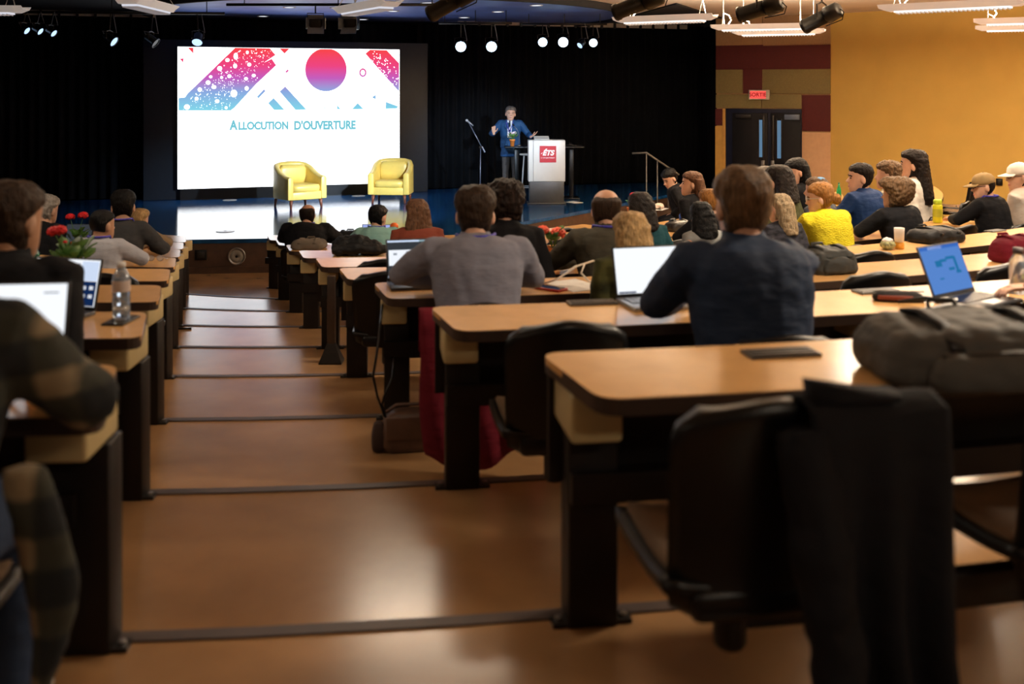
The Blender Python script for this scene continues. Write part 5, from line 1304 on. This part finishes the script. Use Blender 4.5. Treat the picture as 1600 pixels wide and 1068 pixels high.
# potted geraniums
def leaf_mesh():
    mb = MB(); vs = [V((0, 0, 0))]
    for i in range(11):
        a = R(-150+30*i); r_ = .5+.06*(i % 2); vs.append(V((math.sin(a)*r_, .5+math.cos(a)*r_*.9, .10*abs(math.sin(a)))))
    k = len(vs); mb.v = vs+[v-V((0, 0, .03)) for v in vs]
    for i in range(1, 11): mb.f += [(0, i+1, i), (k, k+i, k+i+1), (i, i+1, i+1+k, i+k)]
    return mb.mesh('leaf', M_GREEN, True)
LEAF = leaf_mesh()
def flower_mesh(m, name):
    mb = MB(); random.seed(5)
    for i in range(26):
        z = 1-2*(i+.5)/26*.72; a = i*2.4; r_ = math.sqrt(max(0, 1-z*z)); d = V((r_*math.cos(a), r_*math.sin(a), z))
        u = d.cross(V((.3, .2, .9))).normalized(); v_ = d.cross(u); c = d*.78
        pts = [c+(u*math.cos(t)+v_*math.sin(t))*.34+d*(.16 if j % 2 else .05) for j, t in enumerate([2*math.pi*j/8 for j in range(8)])]
        k = len(mb.v); mb.v += pts+[c+d*.02, c*.4]
        mb.f += [(k+j, k+(j+1) % 8, k+8) for j in range(8)]+[(k+(j+1) % 8, k+j, k+9) for j in range(8)]
    return mb.mesh(name, m, True)
def geranium(loc, label, flowers, pm, pot=True, potm=M_TERRA, hgt=.30, nl=16, spread=.10, leafs=.06, poth=.115, seed=1, cat='plant', square=False):
    random.seed(seed); e = empty('potted_geranium', loc, R(seed*20), label, cat)
    if square:
        MB().loft([[V((a*w_, b*w_, z)) for a, b in ((-1, -1), (1, -1), (1, 1), (-1, 1))] for z, w_ in ((0, .038), (poth, .055), (poth, .050), (poth-.015, .049))]).build('pot', potm, e, bevel=.006)
    else: MB().lathe([(.036, 0), (.052, poth*.8), (.057, poth*.8), (.058, poth), (.050, poth), (.048, poth-.015)], 18).build('pot', potm, e, True)
    MB().lathe([(.047, poth-.02), (.045, poth-.012), (.002, poth-.01)], 14).build('soil', mat('soil', (.03, .018, .01), .9), e)
    for i in range(nl):
        a = i*2.4+random.random(); r_ = spread*(.25+.75*random.random()); z = poth+.02+random.random()*.075
        o = bpy.data.objects.new('leaf', LEAF); COL.objects.link(o); o.parent = e
        o.location = (math.cos(a)*r_*.6, math.sin(a)*r_*.6, z); sc = leafs*(.75+.5*random.random()); o.scale = (sc, sc, sc)
        o.rotation_euler = (R(random.uniform(25, 70)), R(random.uniform(-25, 25)), a-R(90))
        MB().tube([(0, 0, poth-.015), (math.cos(a)*r_*.35, math.sin(a)*r_*.35, (poth+z)/2), (math.cos(a)*r_*.6, math.sin(a)*r_*.6, z)], .0022, 5).build('leaf_stalk', M_GREEN, e)
    fm = flower_mesh(pm, 'flower_head')
    for x, y, z, r_ in flowers:
        o = bpy.data.objects.new('flower_head', fm); COL.objects.link(o); o.parent = e; o.location = (x, y, z); o.scale = (r_, r_, r_*.8); o.rotation_euler = (0, 0, random.random()*6)
        MB().tube([(x*.1, y*.1, poth), (x*.6, y*.6, (poth+z)/2+.02), (x, y, z-r_*.3)], .003, 5).build('stalk', M_GREEN, e)
    return e
g = ondesk(2, 112, 449); geranium(g, 'potted red geranium in front of the man in black across the aisle', [(-.10, .02, .29, .040), (-.06, .0, .30, .036), (-.03, -.01, .24, .012)], M_PETALR, hgt=.3, nl=26, spread=.13, leafs=.065, seed=0)
g = ondesk(5, 120, 397); geranium(g, 'potted red geranium between the grey-haired man and the short-haired man', [(-.06, .0, .34, .045), (.05, .02, .35, .05), (.17, .0, .26, .032)], M_PETALR, seed=0, nl=12)
g = ondesk(3, 864, 414); geranium(g, 'orange-red geranium in a square orange pot on the desk', [(-.07, .0, .235, .048), (.035, .0, .215, .058)], M_PETALO, seed=0, nl=16, square=True, spread=.10, leafs=.055, poth=.125)
g = ondesk(8, 1010, 330); geranium(g, 'pink and white potted flower among the papers near the stage', [(.03, 0, .14, .07), (-.07, 0, .13, .06)], M_PETALP, seed=0, nl=8, poth=.07)
g = ondesk(8, 985, 335); geranium(g, 'red flower in a pot behind the dark-haired woman in teal', [(.05, 0, .30, .07)], M_PETALR, seed=0, nl=8)
g = V((at(800.5, 228, 20.45).x, 20.45, ta.z)); geranium(g, 'small orange pot with a pink-white flower on the tall black table', [(.02, 0, .25, .055), (.05, 0, .27, .04)], mat('petal_white', (.85, .68, .78), .5), seed=0, nl=18, spread=.12, leafs=.07, poth=.14)
# papers on the desk closest to the stage
for i, (px, py, rz, lb) in enumerate(((1018, 328, 20, 'open white notebook on the desk closest to the stage'), (1030, 327, 60, 'crumpled pale papers beside the auburn-haired woman'))):
    e_ = empty('notebook' if i == 0 else 'papers', ondesk(8, px, py), R(rz), lb, 'paper')
    MB().box((0, 0, .006), (.30, .21, .012)).build('pages', mat('paper', (.7, .7, .7), .7), e_); MB().box((0, 0, .001), (.32, .23, .002)).build('cover', M_BLACK, e_)
    if i: 
        o = MB().ell((0, 0, .05), (.12, .09, .05)).build('crumpled_sheet', mat('paper_peach', (.75, .6, .5), .7), e_, True); soften(o, .012, 0, .06, .05)
# bags
def softbox(c, w_, d_, h_, taper=.85, e=.45, n=24):
    c = V(c)
    return [ring(c+V((0, 0, z*h_)), X_, Y_, w_/2*k, d_/2*k, n, e) for z, k in ((0, .80), (.06, .94), (.2, 1.0), (.55, .98), (.8, .92*taper+.06), (.94, .80*taper), (1.0, .55*taper))]
def bag(loc, rz, label, w_, d_, h_, m, name='backpack', cat='bag', strap=True, pocket=True, fold=.03, taper=.9, vox=.010, tilt=0, strapm=None):
    e = empty(name, loc, rz, label, cat)
    o = MB().loft(softbox((0, 0, 0), w_, d_, h_, taper)).build('main_body', m, e, True); soften(o, vox, 2, fold, .12)
    if pocket:
        o2 = MB().loft(softbox((0, -d_*.42, .01), w_*.72, d_*.35, h_*.62, .9)).build('pocket', m, e, True); soften(o2, vox, 2, fold*.6, .08)
        MB().tube([(-w_*.3, -d_*.50, h_*.62), (0, -d_*.53, h_*.66), (w_*.3, -d_*.50, h_*.62)], .004, 5).build('zip', M_DKMETAL, e)
    if strap:
        sm = strapm or m
        for s in (-1, 1):
            MB().loft([[V((s*w_*.22+a*.018, y, z+b*.005)) for a, b in ((-1, -1), (1, -1), (1, 1), (-1, 1))] for y, z in ((d_*.3, h_*.96), (d_*.05, h_*1.07), (-d_*.25, h_*1.0), (-d_*.48, h_*.7))]).build('shoulder_strap', sm, e, True)
        MB().tube([(-.04, d_*.38, h_*.9), (-.035, d_*.44, h_*1.05), (.035, d_*.44, h_*1.05), (.04, d_*.38, h_*.9)], .008, 6).build('carry_handle', sm, e, True)
    return e
BG = cloth('bag_grey', (.075, .072, .065), .6, bump=.25, bscale=40); BKB = cloth('bag_black', (.010, .010, .011), .55); BGB = cloth('bag_taupe', (.14, .115, .09)); MAR = cloth('maroon', (.14, .008, .018)); BRL = mat('brown_leather', (.10, .05, .03), .45, bump=.2, bscale=80)
q = ondesk(0, 1515, 584); bag(q, theta(q)+R(-8), 'large grey and black backpack lying on the desk above the coat', .54, .36, .15, BG, strapm=BKB, fold=.03)
q = ondesk(3, 1462, 377); bag(q, theta(q), 'flat black bag lying behind the blue-screened laptop', .44, .30, .11, BKB, 'shoulder_bag', strap=True, pocket=False)
q = ondesk(2, 1293, 424); bag(q, theta(q), 'dark grey backpack beside the navy jacket man', .30, .24, .14, cloth('bag_charcoal', (.035, .036, .034), .6), fold=.04)
q = ondesk(2, 1585, 408); bag(q, theta(q), 'maroon bag with pale stitching on the desk behind the glass bottle', .30, .2, .15, MAR, 'handbag', pocket=False)
q = ondesk(6, 483, 388); bag(q, theta(q), 'taupe grey backpack lying on the desk beside the bald man', .36, .26, .10, BGB, pocket=False)
q = ondesk(7, 546, 376); bag(q, theta(q), 'black laptop bag beyond the black jacket heap', .36, .2, .12, BKB, 'laptop_bag', pocket=True)
q = ondesk(5, 556, 397)+V((0, 0, .014)); e_ = empty('jacket_heap', q, theta(q), 'crumpled black jacket lying in a heap on the desk', 'jacket')
o = MB().loft(softbox((0, 0, 0), .44, .30, .15, .7)).build('main_body', BKB, e_, True); soften(o, .011, 1, .09, .10)
o = MB().tube([(-.2, -.10, .045), (0, -.13, .06), (.18, -.11, .05), (.27, -.05, .04)], [.045, .05, .05, .04], 10).build('sleeve', BKB, e_, True); soften(o, .01, 1, .03, .08)
q = ondesk(6, 1060, 360); bag(q, theta(q), 'black leather handbag on the desk below the blue bottle', .34, .22, .12, mat('black_leather', (.02, .02, .02), .35), 'handbag', pocket=False)
q = ondesk(1, 1404, 470); e_ = empty('pencil_case', q, theta(q)+R(-25), 'dark red and black pencil case beside the blue-screened laptop', 'pencil case')
o = MB().loft(softbox((0, 0, 0), .21, .075, .04)).build('case', cloth('case_black', (.02, .018, .018)), e_, True); MB().box((-.02, -.04, .02), (.14, .008, .018)).build('red_panel', mat('case_red', (.25, .05, .03), .6), e_, bevel=.003)
MB().tube([(-.1, 0, .04), (.1, 0, .042)], .003, 5).build('zip', M_METAL, e_)
q = ondesk(1, 1458, 480); e_ = empty('charger_cable', q, 0, 'black cable with white plugs in front of the blue-screened laptop', 'cable')
MB().tube([(-.12, .06, .01), (-.03, .0, .04), (.06, -.05, .03), (.13, -.06, .008)], .007, 6).build('cable', M_BLACK, e_, True)
for x, y in ((.03, -.005), (.05, -.04)): MB().tube([(x, y, .035), (x+.035, y+.012, .038)], [.009, .006], 8).build('plug', M_WHITE, e_, True)
# satchel on the step and its cables
q = onfloor(TZ(2), 645, 700); e_ = empty('satchel', q, R(10), 'brown leather satchel standing on the step in the aisle', 'bag')
o = MB().loft(softbox((0, 0, 0), .30, .15, .19, .95, .3)).build('main_body', BRL, e_, True)
MB().box((0, -.078, .125), (.27, .012, .11)).build('flap', BRL, e_, bevel=.008)
MB().tube([(-.13, 0, .18), (-.08, .0, .215), (.08, 0, .215), (.13, 0, .18)], .009, 6).build('handle', BRL, e_, True)
MB().loft(softbox((-.165, -.01, .01), .07, .10, .13, .8)).build('side_pouch', cloth('pouch_brown', (.05, .03, .025)), e_, True)
def cableobj(pts, label, r_=.006):
    o = MB().tube(pts, r_, 6).build('power_cable', M_BLACK, None, True); tag(o, label, 'cable')
Yc = 4.95
cableobj([at(598, 470, 5.3), at(592, 530, Yc), at(583, 588, Yc), at(590, 620, Yc), at(601, 650, Yc)], 'black power cable hanging from the desk into the satchel, outer loop')
cableobj([at(616, 560, 5.2), at(613, 590, Yc), at(600, 620, Yc), at(597, 632, Yc), at(604, 655, Yc)], 'black power cable hanging from the chair into the satchel, inner loop')
# floor cord near the left posts
a_ = onfloor(TZ(5), 272, 514.5); cableobj([a_+V((0, 0, .008)), a_+V((.08, 0, .008)), onfloor(TZ(5), 299, 514)+V((0, 0, .008))], 'short dark bar lying on the step by the left desk posts', .010)
# coats hung over chairs
def coat(n, th, off, label, m, x0, x1, zt, drop_b, drop_f, fold=.03, seed=0, collar=True, name='coat'):
    rad = DFAR(n)+off; p = pol(rad, th); p.z = TZ(n); e = empty(name, p, th, label, 'coat')
    prof = []       # over the backrest: hangs down behind (towards the camera) and in front
    nb, nf = 12, 5
    for i in range(nb+1): t = i/nb; prof.append((-.345-.03*math.sin(t*2.5), zt-drop_b*(1-t)))
    prof += [(-.30, zt+.02), (-.245, zt+.005)]
    for i in range(1, nf+1): t = i/nf; prof.append((-.215+.02*t, zt-drop_f*t))
    k = 22; front = []
    for j in range(k+1):
        u = j/k; x = x0+(x1-x0)*u; col_ = []
        for i, (y, z) in enumerate(prof):
            hang = max(0, min(1, (zt-z)/.5)); amp = fold*hang
            xx = x + (.02*math.sin(z*7+seed))*hang + (u-.5)*-.03*hang
            yy = y + (amp*math.sin(u*16+seed+z*2.0) - amp*.3 if i <= nb else 0) - (.02*hang if i <= nb else 0)
            zz = z + (.04*math.sin(u*7+seed) if i == 0 else 0)
            col_.append(V((xx, yy, zz)))
        front.append(col_)
    th_ = .014
    rings = [c+[q+V((0, th_ if i <= nb else -th_, -.010 if nb < i < nb+3 else 0)) for i, q in reversed(list(enumerate(c)))] for c in front]
    MB().loft(rings).build('cloth', m, e, True)
    if collar: MB().loft([[V((x0+.02+dx, -.30+dy, zt+dz)) for dx, dy, dz in q] for q in ([(0, .02, .0), (0, -.04, .0), (-.01, -.03, .05), (-.01, .01, .05)], [(.08, .02, .02), (.08, -.05, .01), (.09, -.04, .03), (.09, .0, .035)], [(.16, .02, .02), (.16, -.045, .012), (.17, -.04, .02), (.17, .01, .025)])]).build('collar', m, e, True)
    return e
t0_ = th_at(DFAR(0)+.66, 1135)
ct = coat(0, t0_, .66, 'long black coat hung over the chair back down to the floor', BLKC, .03, .30, .835, .74, .22, .035, 1)
o = MB().tube([(.02, -.33, .80), (.03, -.39, .60), (.06, -.41, .36), (.05, -.40, .16)], [.05, .055, .05, .04], 12).build('sleeve', BLKC, ct, True); soften(o, .012, 1, .03, .09)
gm_ = [o for o in bpy.data.objects if o.get('label') == 'man in a grey shirt bent over his laptop, one elbow out'][0]
coat(2, gm_.rotation_euler.z, .65, 'maroon coat hung over the chair of the man in the grey shirt', MAR, -.30, .26, .745, .66, .2, .03, 2, False)

oq = ondesk(3, 1068, 403); e_ = empty('headphone_case', oq, theta(oq)+R(30), 'round black case with an orange rim on the desk beside the navy jacket man', 'case')
MB().tube([(-.09, 0, .06), (.06, 0, .06)], [.05, .06], 18).build('shell', BKB, e_, True)
MB().tube([(.065+.0*i, .052*math.cos(2*math.pi*i/20), .06+.052*math.sin(2*math.pi*i/20)) for i in range(21)], .009, 6, False).build('orange_rim', mat('rim_orange', (.85, .2, .02), .4), e_, True)
